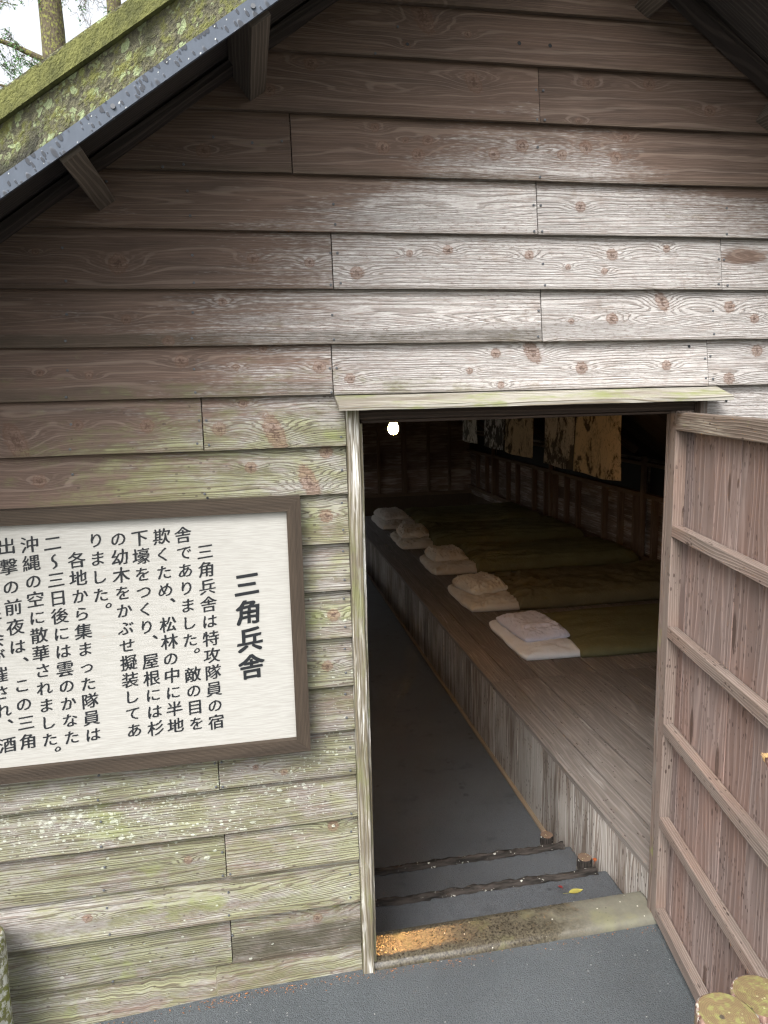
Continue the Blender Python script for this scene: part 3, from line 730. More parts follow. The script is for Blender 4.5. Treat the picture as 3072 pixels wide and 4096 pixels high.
for k in range(30):
    a = random.uniform(0, 6.28); r = random.uniform(0, .012); y, z = -.026+r*.75*math.cos(a), .842+r*.75*math.sin(a); e = random.uniform(.004, .016)
    hd.tube([(.618, y, z), (.609-e, y+random.uniform(-.002, .002), z+random.uniform(-.002, .003))], [.0032, .0008], 4, mi=1, smooth=False)
hd.tube([(.67, -.02, .828), (.67, .001, .828)], .007, 8); hd.tube([(.73, -.02, .812), (.73, .001, .812)], .007, 8)
hd.build('branch_handle', [M_stumpside, M_split], door, recalc=True)

# --- roof
roof = empty('roof', (0, 0, 0), barrack)
OV = .35; YE = 8.75
ang = math.atan(SL); cs, sn = math.cos(ang), math.sin(ang)
EL = (1.93+RX)/cs    # slope length from ridge to eave, cut short to let daylight in
def slope_M(side):
    # local x: down-slope from ridge, y: along ridge, z: up normal
    sx = -1 if side == 'L' else 1
    ex = Vector((sx*cs, 0, -sn)); ez = Vector((sx*sn, 0, cs)); ey = Vector((0, 1, 0))
    mt = Matrix((ex, ey, ez)).transposed().to_4x4(); mt.translation = Vector((RX, 0, S(RX))); return mt
for side in 'LR':
    Ms = slope_M(side); mb = MB(); y = -OV+.022; k = 0
    while y < YE:
        wd = min(.155, YE-y); j = random.uniform(0, .004)
        mb.box(-.0+.002, EL, y, y+wd-.003, .008+j, .024+j, 'x', M=Ms); y += wd
    mb.build('soffit_boards', M_soffit, roof, recalc=True)
    mb = MB(); mb.box(.0, EL+.02, -OV+.021, YE, .032, .075, 'x', M=Ms); mb.build('roof_cover', M_moss, roof, recalc=True)
    # bargeboard: vertical face measured along z, so build it as a sheared prism
    def barge(x_a, x_b, lo, hi, y0, y1, mat, name, u0=0):
        mbb = MB(); n = 320 if mat is M_mosstop else 80; sx = -1 if side == 'L' else 1
        for i in range(n):
            xa = x_a+(x_b-x_a)*i/n; xb = x_a+(x_b-x_a)*(i+1)/n
            for (p, q_) in ((0, 1), (1, 2), (2, 3), (3, 0)):
                def c(xx, k):
                    wv_ = .0015*mn.noise(Vector((xx*12, lo*9, k)))
                    if mat is M_mosstop: wv_ += (.004*mn.noise(Vector((xx*30, 3, k)))+.005*mn.noise(Vector((xx*75, 3, k))))*(k in (2, 3))
                    X_ = RX+sx*xx; zz = S(RX)-SL*xx
                    return [(X_, y0, zz+lo+wv_), (X_, y1, zz+lo+wv_), (X_, y1, zz+hi+wv_), (X_, y0, zz+hi+wv_)][k]
                pts = [c(xa, p), c(xa, q_), c(xb, q_), c(xb, p)]
                uu = {0: lo, 1: lo-.02, 2: hi+.02, 3: hi}
                ua, ub = (1.6-xa/cs), (1.6-xb/cs)
                mbb.face(pts, [(ua, uu[p]), (ua, uu[q_]), (ub, uu[q_]), (ub, uu[p])])
        o = mbb.build(name, mat, roof, recalc=False)
        bm = bmesh.new(); bm.from_mesh(o.data); bmesh.ops.remove_doubles(bm, verts=bm.verts, dist=1e-6); bmesh.ops.holes_fill(bm, edges=bm.edges, sides=6); bmesh.ops.recalc_face_normals(bm, faces=bm.faces); bm.to_mesh(o.data); bm.free()
        return o
    bb = barge(.0, 2.62, -.060, .031, -OV+.002, -OV+.020, M_moss, 'bargeboard')
    barge(.0, 2.62, -.079, -.046, -OV-.004, -OV+.0015, M_flash, 'flashing')
    barge(.0, 2.62, .032, .070, -OV-.012, -OV+.020, M_mosstop, 'moss_cap')
    barge(.0, 2.62, -.012, .006, -.055, -.004, M_rafter, 'rake_rafter')
    # screws in the flashing
    for xx in (.62, .86, 1.10, 1.34, 1.58):
        mb = MB()
        X_ = RX+(-1 if side == 'L' else 1)*xx/1.0; zz = S(RX)-SL*xx-.062
        mb.tube([(X_, -OV-.003, zz), (X_, -OV-.007, zz)], .0042, 8)
        mb.build('screw', M_nail, roof, recalc=True)
    # exposed rafters inside
    for yy in (1.75, 3.57, 5.39, 7.21):
        mb = MB(); mb.box(.02, EL-.3, yy, yy+.045, -.045, .007, 'x', M=Ms); mb.build('rafter', M_stud, roof, bevel=.002, recalc=True)
mb = MB(); mb.box(RX-.045, RX+.045, .055, YE, S(RX)-.16, S(RX)-.055, 'y'); mb.build('ridge_beam', M_stud, roof, bevel=.003)
# purlin ends under the verge: run along y, section leans with the slope
for (xc, side, nm) in ((-.305, 'L', 0), (.025, 'L', 0), (.34, 'L', 0), (1.0, 'R', 0), (1.335, 'R', 0), (1.66, 'R', 0)):
    Ms = slope_M(side); d = abs(xc-RX)/cs
    mb = MB(); mb.box(d-.021, d+.021, -OV+.021, .011, -.068, .0075, 'y', M=Ms); mb.build('purlin', M_purlin, barrack, bevel=.0015, recalc=True)

# --- side and back walls
for side, x in (('L', XL), ('R', XR)):
    mb = MB()
    z = .03; top = S(x)-.0
    while z < top-.01:
        z1 = min(z+.122, top+.005); sg = -1 if side == 'L' else 1
        ys = [.05, 1.83, 3.65, 5.47, 7.29, YB]
        for a, b in zip(ys[:-1], ys[1:]):
            if side == 'L' and z > .5 and b > 1.9: continue  # unseen strip left open, added to bring daylight in
            mb.box(x+sg*.002, x+sg*.014, a, b-.0, z, z1, 'y')
        z += .122
    mb.build('side_wall', M_inner, barrack)
mb = MB(); mb.box(XL-.03, XL-.016, .05, 1.83, .0, S(XL)-.0, 'y'); mb.box(XL-.03, XL-.016, 1.83, YB, .0, .51, 'y'); mb.build('outer_skin', M_inner, barrack)  # skin kept low behind the added daylight opening
mb = MB(); mb.box(XR+.016, XR+.03, .05, YB, .0, S(XR), 'y'); mb.build('outer_skin', M_inner, barrack)
mb = MB(); z = .04
while z < S(RX):
    z1 = z+.122
    xa = max(XL-.03, RX-(S(RX)-z)/SL); xb = min(XR+.03, RX+(S(RX)-z)/SL)
    if xb-xa < .2: break
    for (p_, q_) in (((xa, .235), (1.10, xb)) if z < 1.5 else ((xa, .2), (1.14, xb)) if 1.62 < z < 2.05 else ((xa, xb),)):  # unseen door and gable window gaps, added to let daylight in
        if q_-p_ > .05: mb.box(p_, q_, YB+.002+random.uniform(0, .004), YB+.016, z, z1+.006*(0), 'x')
    z = z1
mb.build('back_boards', M_inner, barrack)
for y in (3.48, 3.77, 4.02, 4.31, 4.85, 5.11, 5.38, 5.63, 5.96, 6.47, 6.79, 7.23, 7.6, 8.0, .4, .7, 1., 1.3, 1.6, 1.9, 2.2, 2.5, 2.8, 3.15):
    mb = MB(); mb.box(XR-.052, XR, y-.016, y+.014, .171, .648, 'z'); mb.build('stud', M_stud, barrack, bevel=.002)
for y in (1.77, 3.59, 5.41, 7.23):
    mb = MB(); mb.box(XR-.085, XR-.0525, y-.02, y+.02, .171, S(XR-.07)-.02, 'z'); mb.build('post', M_stud, barrack, bevel=.002)
for x in (1.12, 1.45, 1.81, 2.16, 2.53, 2.84, -.1, -.6, -1.1, -1.5):
    mb = MB(); mb.box(x-.02, x+.02 if x != 2.16 else x+.05, YB-.045, YB, .085, S(x)-.03, 'z'); mb.build('stud', M_stud, barrack, bevel=.002)
for (nm, bx_) in (('sole_plate', (XR-.055, XR, .05, YB-.05, .125, .17, 'y')), ('window_sill', (XR-.075, XR, .05, YB-.05, .649, .685, 'y')), ('window_head', (XR-.06, XR, .05, YB-.05, .90, .93, 'y')), ('sole_plate', (XL, XR, YB-.05, YB, .041, .084, 'x')), ('hanging_rail', (2.48, 2.52, .05, YB, 1.375, 1.415, 'y'))):
    mb = MB(); mb.box(*bx_); mb.build(nm, M_stud, barrack, bevel=.002)

M_opening = flat('dark_opening', (.006, .007, .008), .6, .3)  # near-black sheets that paint in the dark of the window openings
for ya_, yb_ in ((.1, 1.745), (1.80, 3.56), (3.62, 5.38), (5.44, 7.20), (7.26, YB-.06)):
    mb = MB(); mb.box(XR-.03, XR-.022, ya_, yb_, .686, .899, 'y'); mb.build('window_opening_fill', M_opening, barrack)
# --- sleeping platforms
PX = 1.11; PZ = .125; PE = 6.42
def platform(x0, x1, side):
    p = empty('sleeping_platform', (0, 0, 0), barrack)
    mb = MB()
    xs = [x0]; 
    if side == 'R':
        xs = [PX, 1.225, 1.365, 1.52, 1.67, 1.82, 1.975, 2.13, 2.28, 2.43, 2.58, 2.73, 2.88, 3.03, XR-.003]
    else: xs = list(np.arange(x0, x1-.05, .15))+[x1]
    cuts = [.047, 1.515, 3.17, 4.83, PE]
    for a, b in zip(xs[:-1], xs[1:]):
        for c, d in zip(cuts[:-1], cuts[1:]):
            e = random.uniform(0, .0012)
            mb.box(a+.0034, b-.0034, c+.002, d-.001, PZ-.022, PZ-e, 'y')
    mb.build('deck', M_deck, p, bevel=.0012)
    mb = MB(); y = .047; fx = PX if side == 'R' else x1
    while y < PE-.02:
        wd = random.uniform(.10, .17); y2 = min(y+wd, PE-.01); e = random.uniform(0, .003)
        a, b = (fx+.004+e, fx+.018) if side == 'R' else (fx-.018, fx-.004-e)
        mb.box(a, b, y+.001, y2-.001, FZ+.001, PZ-.0225, 'z'); y = y2
    mb.build('front_boards', M_dface, p, bevel=.0015)
    mb = MB()
    a, b = (fx-.014, fx+.0035) if side == 'R' else (fx-.0035, fx+.018)
    mb.box(a, b, .70, PE-.01, FZ+.001, FZ+.012, 'y'); mb.build('base_batten', M_batten, p, bevel=.002)
    mb = MB(); mb.box(min(xs)+.02, max(xs)-.002, PE-.009, PE, FZ+.001, PZ-.023, 'x'); mb.build('end_boards', M_dface, p)
platform(PX, XR, 'R'); platform(XL, .230, 'L')

# ------------------------------------------------------------------ step logs and stumps
def log_edge(y, z, x0, x1, r, label):
    o = empty('log_edging', ((x0+x1)/2, y, z-r)); tag(o, label, 'log', 'log edgings of the steps'); c = Vector(((x0+x1)/2, y, z-r))
    mb = MB(); pts = []; rad = []
    for i in range(241):
        t = i/240; pts.append(Vector((x0+(x1-x0)*t, y+.003*mn.noise(Vector((t*5, y, 0))), z-r+.002*mn.noise(Vector((t*6, y, 2)))))-c); rad.append(r)
    mb.tube(pts, rad, 32, wob=.55, seed=y, wf=28., wt=4.5); mb.build('bark', M_barkd, o); return o
log_edge(.322, -.047, .240, 1.075, .016, 'dark bark covered log edging the upper step, nearer the threshold')
log_edge(.600, -.137, .240, 1.085, .0165, 'dark bark covered log edging the lower step, nearer the aisle floor')
def stump(name, x, y, zt, r, zb, label, cat, group, side, top, tilt=0., wob=.12, lean=(0, 0)):
    o = empty(name, (x, y, zb)); tag(o, label, cat, group)
    mb = MB(); n = 40; rings = []
    h = zt-zb
    prof = [(0, 1.04), (h*.3, 1.02), (h*.6, .99), (h*.85, 1.0), (h-.008, 1.0), (h-.003, .97), (h, .90)]
    for (z, k) in prof:
        rings.append([((r*k*(1+wob*mn.noise(Vector((math.cos(a)*1.3+x*30, math.sin(a)*1.3, z*5)))+.02*mn.noise(Vector((math.cos(a)*6+x*30, math.sin(a)*6, z*40)))))*math.cos(a)+lean[0]*z,
                       (r*k*(1+wob*mn.noise(Vector((math.cos(a)*1.3+x*30, math.sin(a)*1.3, z*5)))+.02*mn.noise(Vector((math.cos(a)*6+x*30, math.sin(a)*6, z*40)))))*math.sin(a)+lean[1]*z, z+tilt*math.cos(a)*r*(z > h*.8)) for a in np.linspace(0, 2*math.pi, n, endpoint=False)])
    for i in range(len(rings)-1):
        for k in range(n):
            k2 = (k+1) % n; mb.face([rings[i][k], rings[i][k2], rings[i+1][k2], rings[i+1][k]], [(prof[i][0], k*.01), (prof[i][0], (k+1)*.01), (prof[i+1][0], (k+1)*.01), (prof[i+1][0], k*.01)], 0, True)
    b = mb.build('bark', side, o); bm = bmesh.new(); bm.from_mesh(b.data); bmesh.ops.remove_doubles(bm, verts=bm.verts, dist=1e-6); bm.to_mesh(b.data); bm.free()
    mb = MB(); cz = h+.001
    for k in range(n):
        k2 = (k+1) % n
        mid = [tuple(np.array(rings[-1][q])*.5+np.array((lean[0]*h, lean[1]*h, h+.0))*.5+np.array((0, 0, .001))) for q in (k, k2)]
        mb.face([rings[-1][k], rings[-1][k2], mid[1], mid[0]], [(0, 0)]*4, 0, True)
        mb.face([mid[0], mid[1], (lean[0]*h, lean[1]*h, cz)], [(0, 0)]*3, 0, True)
    b = mb.build('cut_top', top, o); bm = bmesh.new(); bm.from_mesh(b.data); bmesh.ops.remove_doubles(bm, verts=bm.verts, dist=1e-6); bm.to_mesh(b.data); bm.free()
    return o
stump('log_stake', 1.054, .368, -.032, .0262, -.1495, 'round wet log stake by the platform at the upper step edging', 'log', 'log stakes holding the step edgings', M_barkd, M_endw)
stump('log_stake', 1.040, .652, -.128, .0250, FZ+.001, 'round wet log stake by the platform at the lower step edging, farther in', 'log', 'log stakes holding the step edgings', M_barkd, M_endw)
stump('log_bollard', .800, -.712, .42, .056, -.006, 'mossy topped log bollard in front of the door leaf, the nearer of the pair', 'bollard', 'log bollards in front of the open door', M_stumpside, M_end)
stump('log_bollard', .905, -.667, .40, .056, -.006, 'mossy topped log bollard close to the door leaf, the one nearer the right edge', 'bollard', 'log bollards in front of the open door', M_stumpside, M_end, lean=(.0, .0))
stump('mossy_post', -.672, -.085, .325, .058, -.03, 'lichen covered round wooden post beside the wall at the left edge', 'post', None, M_postbark, M_end, wob=.25)

# ------------------------------------------------------------------ sign
sign = tag(empty('information_sign', (-.45, -.002, .986)), 'white information board in brown frame with black Japanese text', 'sign')
SX0, SX1, SZ0, SZ1 = -1.02, .1165, .672, 1.3065; FW = .033
c0 = sign.location
def sb(mb, *a, **k): mb.box(a[0]-c0.x, a[1]-c0.x, a[2]-c0.y, a[3]-c0.y, a[4]-c0.z, a[5]-c0.z, **k)
fm = MB(); yb, yf = -.0022, -.036
def mitre(p, grain):
    # p: 4 outer/inner corners (x,z) CCW seen from the front
    off = (random.uniform(0, 9), random.uniform(0, 9))
    def cc(x, z, y): return (x-c0.x, y-c0.y, z-c0.z)
    fr_ = [cc(*q, yf) for q in p]; bk = [cc(*q, yb) for q in p]
    def uvf(q): return (q[0]+off[0], q[1]+off[1]) if grain == 'x' else (q[1]+off[0], q[0]+off[1])
    fm.face(fr_, [uvf(q) for q in p])
    for i in range(4):
        j = (i+1) % 4
        fm.face([fr_[i], bk[i], bk[j], fr_[j]], [uvf(p[i]), (uvf(p[i])[0], uvf(p[i])[1]+.03), (uvf(p[j])[0], uvf(p[j])[1]+.03), uvf(p[j])])
    fm.face(bk[::-1], [uvf(q) for q in p[::-1]])
a, b, c, d = SX0, SX1, SZ0, SZ1
mitre([(a, c), (b, c), (b-FW, c+FW), (a+FW, c+FW)], 'x'); mitre([(a+FW, d-FW), (b-FW, d-FW), (b, d), (a, d)], 'x')
mitre([(b, c), (b, d), (b-FW, d-FW), (b-FW, c+FW)], 'z'); mitre([(a, d), (a, c), (a+FW, c+FW), (a+FW, d-FW)], 'z')
fm.build('frame', M_sframe, sign, bevel=.0015, recalc=True)
mb = MB(); sb(mb, a+FW-.004, b-FW+.004, -.0215, -.006, c+FW-.004, d-FW+.004, grain='x'); mb.build('panel', M_panel, sign)
TXT = [('三角兵舎', [(-.0165, 1.102), (-.0165, 1.0345), (-.0165, .966), (-.0165, .898)])]
def colm(s, x, z0=1.2285, p=.0421):
    out = []
    for i, ch in enumerate(s): out.append((x, z0-p*i))
    return (s, out)
TXT += [colm('三角兵舎は特攻隊員の宿', -.1075, 1.187), ('舎でありました', [(-.155, 1.2295-.0421*i) for i in range(7)]), ('。', [(-.1410, .9489)]), ('敵の目を', [(-.1545, .8913), (-.1545, .8503), (-.1545, .8088), (-.1537, .767)]),
 ('欺くため', [(-.2025, 1.2285-.0421*i) for i in range(4)]), ('、', [(-.1879, 1.0766)]), ('松林の中に半地', [(-.202, 1.0190-.0420*i) for i in range(7)]),
 ('下壕をつくり', [(-.2505, 1.2275-.0421*i) for i in range(6)]), ('、', [(-.2335, .9908)]), ('屋根には杉', [(-.248, .933-.0419*i) for i in range(5)]),
 colm('の幼木をかぶせ擬装してあ', -.297), ('りました', [(-.3452, 1.2285-.0425*i) for i in range(4)]), ('。', [(-.3302, 1.0744)]),
 colm('各地から集まった隊員は', -.390, 1.186), colm('二〜三日後には雲のかなた', -.4375, 1.227), colm('沖縄の空に散華されました', -.4855, 1.227), ('。', [(-.4704, .7377)]),
 ('出撃の前夜は', [(-.5333, 1.226-.0464*i) for i in range(6)]), ('、', [(-.5185, .9629)]), ('この三角', [(-.533, .9014-.0455*i) for i in range(4)]),
 ('兵舎で壮行会が催され', [(-.5785, 1.227-.0424*i) for i in range(10)]), ('、', [(-.5657, .8178)]), ('酒', [(-.5777, .7608)])]
cu = bpy.data.curves.new('glyph', 'FONT'); cu.resolution_u = 3; go = bpy.data.objects.new('glyph', cu); COL.objects.link(go)
tv, tf = [], []
for si, (s, pos) in enumerate(TXT):
    big = si == 0; size = .063 if big else .0395
    for ch, (x, z) in zip(s, pos):
        cu.body = ch
        kana = ord(ch) < 0x3100
        bpy.context.view_layer.update(); dg = bpy.context.evaluated_depsgraph_get(); oe = go.evaluated_get(dg); me = bpy.data.meshes.new_from_object(oe)
        b0 = len(tv); k = size*(.92 if kana and not ch in '、。' else 1.)
        P = [(v.co.x-.5, v.co.y-.38) for v in me.vertices]
        if ch == '、' or ch == '。':
            P = [((px+.5-.195), (py+.38-.09)) for px, py in P]
        if ch == '〜': P = [(py*1.0, -px) for px, py in P]; P = [(-a_*1.3, b_) for a_, b_ in P]
        shifts = [(a_*.024, b_*.020, n_) for n_, (a_, b_) in enumerate(((0, 0), (-1, -1), (1, 1), (-1, 1), (1, -1), (0, 1), (0, -1), (-1, 0), (1, 0)))] if big else [(-.019, -.006, 0), (0, .009, 1), (.019, .0, 2)]
        for (dx_, dy_, n_) in shifts:
          bb_ = len(tv)
          for (px, py) in [(p_+dx_, q_+dy_) for p_, q_ in P]:
            # brush-written look: strokes rise to the right, swell a little
            qx = px*1.0+.035*math.sin(py*5)*.4; qy = py+px*.11-.02*px*px
            qx += .012*math.sin(py*17+px*9); qy += .012*math.sin(px*15+1)
            tv.append((x+qx*k-c0.x, -.0222-.00006*n_-c0.y, z+qy*k-c0.z))
          for p_ in me.polygons: tf.append(tuple(bb_+i for i in p_.vertices))
        bpy.data.meshes.remove(me)
bpy.data.objects.remove(go); bpy.data.curves.remove(cu)
me = bpy.data.meshes.new('lettering'); me.from_pydata(tv, [], tf); me.materials.append(M_ink); me.update()
bm = bmesh.new(); bm.from_mesh(me)
for f_ in bm.faces:
    if f_.normal.y > 0: f_.normal_flip()
bm.to_mesh(me); bm.free()
link(bpy.data.objects.new('lettering', me), sign)

# ------------------------------------------------------------------ bedding
def pad(name, x0, x1, y0, y1, z0, H, mat, label, cat, group, seed=0, wr=.004, ws=9., px=14, rot=0., corner=.02, nx=70, ny=60, lump=(), skew=0., drop=None, ep=8, crw=.65, crease=0., quilt=0., along=False, fray=0.):
    cx, cy = (x0+x1)/2, (y0+y1)/2; hx, hy = (x1-x0)/2, (y1-y0)/2
    def par(n):
        t = np.linspace(-1, 1, n); return np.sign(t)*(1-(1-np.abs(t))**1.9)
    us, vs = par(nx), par(ny); v = []; f = []
    for b_ in vs:
        for a_ in us:
            e = (abs(a_)**px+abs(b_)**px)
            edge = max(0., 1-max(abs(a_), abs(b_))**ep)**.42
            rx = 1-corner*abs(b_)**6/hx*1.0; ry = 1-corner*abs(a_)**6/hy*1.0
            X = a_*hx*rx; Y = b_*hy*ry
            ol = mn.noise(Vector((math.atan2(b_, a_)*2.2+seed, seed*3.1, 0)))*fray*max(abs(a_), abs(b_))**4
            X += ol*math.copysign(1, a_)*abs(a_); Y += ol*math.copysign(1, b_)*abs(b_)+skew*a_
            sx_, sy_ = (ws*.35, ws*1.5) if along else (ws, ws)
            n1 = mn.noise(Vector((X*sx_+seed, Y*sy_, seed*1.7))); n2 = mn.noise(Vector((X*sx_*2.6, Y*sy_*2.3+seed, seed)))
            n3 = 1-abs(mn.noise(Vector((X*sx_*1.5+n1*.8, Y*sy_*1.6+seed*2, 4+seed))))*2
            z = H*edge*(1-.22*(abs(a_)**3+abs(b_)**3)*(1 if name == 'pillow' else 0))+(n1*wr*1.2+n2*wr*.6+max(0, n3-.3)*wr*3.2*min(1, .35+crw*abs(a_)**2))*edge
            if crease: z -= crease*math.exp(-((b_+.62)/.05)**2)*edge; z += crease*.9*math.exp(-((b_+.48)/.12)**2)*edge
            if drop is not None: z *= 1-.55*float(smooth(drop, drop+.03, X+cx))
            if quilt: z += quilt*math.cos(X*26+n1)*math.cos(Y*22+n1)*edge
            for (lx, ly, lr, lh) in lump: z += lh*math.exp(-((X+cx-lx)**2+(Y+cy-ly)**2)/lr**2)*edge
            q = 1-edge
            bulge = .010*math.sin(math.pi*min(1, edge*1.0))*(1 if max(abs(a_), abs(b_)) > .9 else 0)
            X += bulge*a_**5; Y += bulge*b_**5
            v.append((X*math.cos(rot)-Y*math.sin(rot), X*math.sin(rot)+Y*math.cos(rot), max(z, 0.0008)))
    for j in range(ny-1):
        for i in range(nx-1): a = j*nx+i; f.append((a, a+1, a+nx+1, a+nx))
    bd = [i for i in range(nx)]+[j*nx+nx-1 for j in range(1, ny)]+[(ny-1)*nx+i for i in range(nx-2, -1, -1)]+[j*nx for j in range(ny-2, 0, -1)]
    f.append(tuple(bd[::-1]))
    me = bpy.data.meshes.new(name); me.from_pydata(v, [], f); me.materials.append(mat); sm = [True]*len(f); sm[-1] = False; me.polygons.foreach_set('use_smooth', sm)
    o = bpy.data.objects.new(name, me); o.location = (cx, cy, z0); link(o); tag(o, label, cat, group); return o
beds = [  # y0, y1, head x, blanket x0, futon mat, pillow mat, blanket mat
 (1.725, 2.355, 1.372, 1.672, M_white, M_lilac, M_olive, 'nearest', 'in the row'),
 (2.60, 3.20, 1.345, 1.665, M_bulbtint, M_bulbtint, M_olive2, 'second nearest', ''),
 (3.575, 4.155, 1.365, 1.700, M_bulbtint, M_bulbtint, M_olive, 'middle', ''),
 (4.555, 5.20, 1.325, 1.600, M_bulbtint, M_bulbtint, M_olive, 'second farthest', ''),
 (5.53, 6.24, 1.315, 1.670, M_cream2, M_cream2, M_olive, 'farthest', '')]
desc_f = ['clean white cotton covered futon head end, nearest to the doorway', 'cotton covered futon tinted with warm bulb light, second from the doorway', 'cotton covered futon tinted with warm bulb light in the middle of the row of five', 'cotton covered futon tinted with warm bulb light, second from the far end of the row', 'pale cotton covered futon at the far end of the row']
desc_p = ['smooth pale lilac pillow with folded end on the white futon nearest the doorway', 'creased pillow tinted with warm bulb light on the futon second from the doorway', 'plump pillow tinted with warm bulb light on the middle futon of the row', 'small creased pillow tinted with warm bulb light on the futon second from the far end', 'pale grey pillow on the futon at the far end of the row']
desc_b = ['smooth flat olive blanket on the white futon nearest the doorway', 'brownish quilted olive blanket second from the doorway', 'olive blanket with turned up corner in the middle of the row', 'rumpled olive blanket second from the far end of the row', 'greyish olive blanket at the far end by the back wall']
for i, (y0, y1, hx_, bx, mf, mp, mbk, _, _) in enumerate(beds):
    fh = .050 if i == 0 else .062
    pad('futon', hx_, 2.98, y0, y1, PZ+.0005, fh, mf, desc_f[i], 'futon', 'futons in a row on the platform', seed=3+i*7, wr=.005 if i == 0 else .009, ws=13, fray=.008 if i == 0 else .014, nx=190, corner=.018, drop=bx+.004)
    bh = [.066, .112, .108, .108, .10][i]
    lump = {0: (), 1: (), 2: ((1.80, 4.02, .07, .03), (1.76, 4.10, .05, .03)), 3: ((1.72, 5.05, .07, .035), (1.66, 5.12, .05, .03)), 4: ((1.78, 6.1, .09, .012),)}[i]
    pad('blanket', bx, 3.06, y0-.028, y1+.022, PZ+.0005, bh, mbk, desc_b[i], 'blanket', 'olive blankets over the futons', seed=11+i*5, wr=[.004, .012, .015, .017, .014][i], ws=[5, 7, 8, 9, 8][i], fray=.005, nx=110, quilt=[0, .004, 0, 0, 0][i], lump=lump, along=i != 1, corner=.012)
    pl = pad('pillow', hx_+.045, hx_+.315, y0+(.16 if i == 0 else .20), y1-(.06 if i == 0 else .07), PZ+fh-.002, .058 if i == 0 else .075, mp, desc_p[i], 'pillow', 'pillows at the head ends', seed=31+i*3, wr=.005 if i == 0 else .008, ws=21, rot=[R(4), R(12), R(3), R(-4), R(5)][i], fray=.009, nx=80, ny=80, corner=.010, ep=7, crw=2., crease=.008 if i == 0 else .004)

# ------------------------------------------------------------------ hanging cloth prints
def mk_print(name, paper, ink, seed, cov, sc_=9.):
    g = G(name); uv = g.uv(); P = g.scale(uv, (1, 1, 1)); U, V, _ = g.sep(uv)
    a = g.noise(g.com(g.mul(U, sc_), g.mul(V, sc_*.7), float(seed)), 1., 4., .55, 1.2); b = g.noise(g.com(g.mul(U, 40.), g.mul(V, 40.), float(seed)), 1., 3., .6, .6)
    lines = g.ss(g.M('ABSOLUTE', g.sub(g.noise(g.com(g.mul(U, sc_*1.4), g.mul(V, sc_), float(seed+9)), 1., 2., .5, 1.5), .5)), .012, .0)
    tone = g.ss(g.add(a, g.mul(g.sub(b, .5), .25)), .62-cov*.25, .66-cov*.2)
    mid = g.ss(g.add(a, g.mul(g.sub(b, .5), .4)), .5-cov*.2, .62-cov*.2)
    c = g.mix(g.mul(mid, .35), paper, ink); c = g.mix(g.mul(tone, .85), c, ink); c = g.mix(g.mul(lines, .6), c, ink)
    return g.done(c, .9, None, .1)
prints = [(2.87, 3.585, .905, M_ := None, 0), ]
PR = [((2.88, 3.585), .890, mk_print('print_sepia', (.66, .55, .39), (.05, .04, .03), 3, .1, 7.), 'sepia ink drawing on hanging cloth, the one nearest the doorway'),
      ((3.60, 4.18), .895, mk_print('print_grey', (.62, .57, .52), (.04, .037, .035), 11, .55, 6.), 'grey picture on hanging cloth, second from the doorway'),
      ((4.43, 5.13), .915, mk_print('print_tan', (.60, .50, .38), (.06, .05, .04), 23, .3, 7.), 'faded tan picture on hanging cloth in the middle of the row'),
      ((5.17, 5.80), .925, mk_print('print_dark', (.70, .70, .75), (.02, .02, .025), 37, .8, 9.), 'high contrast black and white cloth print, second from the far end'),
      ((6.03, 6.63), .935, mk_print('print_pale', (.72, .69, .66), (.06, .055, .05), 51, .5, 9.), 'small pale grey cloth print at the far end of the row')]
for (ya, yb_), zb, mt, lab in PR:
    ny, nz = 40, 30; v = []; f = []; uv = []; H = 1.376-zb; yc = (ya+yb_)/2
    for k in range(2):
        for j in range(nz+1):
            for i in range(ny+1):
                t = i/ny; s_ = j/nz; y = ya+(yb_-ya)*t
                sag = -.012*math.sin(math.pi*t)+.006*mn.noise(Vector((t*4, ya, 0))); x = .018*mn.noise(Vector((t*3, ya*3, 1-s_)))*(1-s_*.7)+.012*(1-s_)*math.sin(t*7+ya)
                v.append((x+k*.0015, y-yc, -H*(1-s_)+sag*(1-s_))); uv.append((t*(yb_-ya), s_*H))
    n1 = (ny+1)*(nz+1)
    for j in range(nz):
        for i in range(ny):
            a = j*(ny+1)+i; f.append((a, a+ny+1, a+ny+2, a+1)); f.append((a+n1, a+1+n1, a+ny+2+n1, a+ny+1+n1))
    bd = list(range(ny+1))+[j*(ny+1)+ny for j in range(1, nz+1)]+[nz*(ny+1)+i for i in range(ny-1, -1, -1)]+[j*(ny+1) for j in range(nz-1, 0, -1)]
    for a, b in zip(bd, bd[1:]+bd[:1]): f.append((a, b, b+n1, a+n1))
    me = bpy.data.meshes.new('cloth_print'); me.from_pydata(v, [], f); ul = me.uv_layers.new(name='UVMap')
    for lp in me.loops: ul.data[lp.index].uv = uv[lp.vertex_index]
    me.materials.append(mt); me.polygons.foreach_set('use_smooth', [True]*len(f))
    o = bpy.data.objects.new('cloth_print', me); o.location = (2.50, yc, 1.376); link(o); tag(o, lab, 'picture', 'cloth prints hanging along the right side')

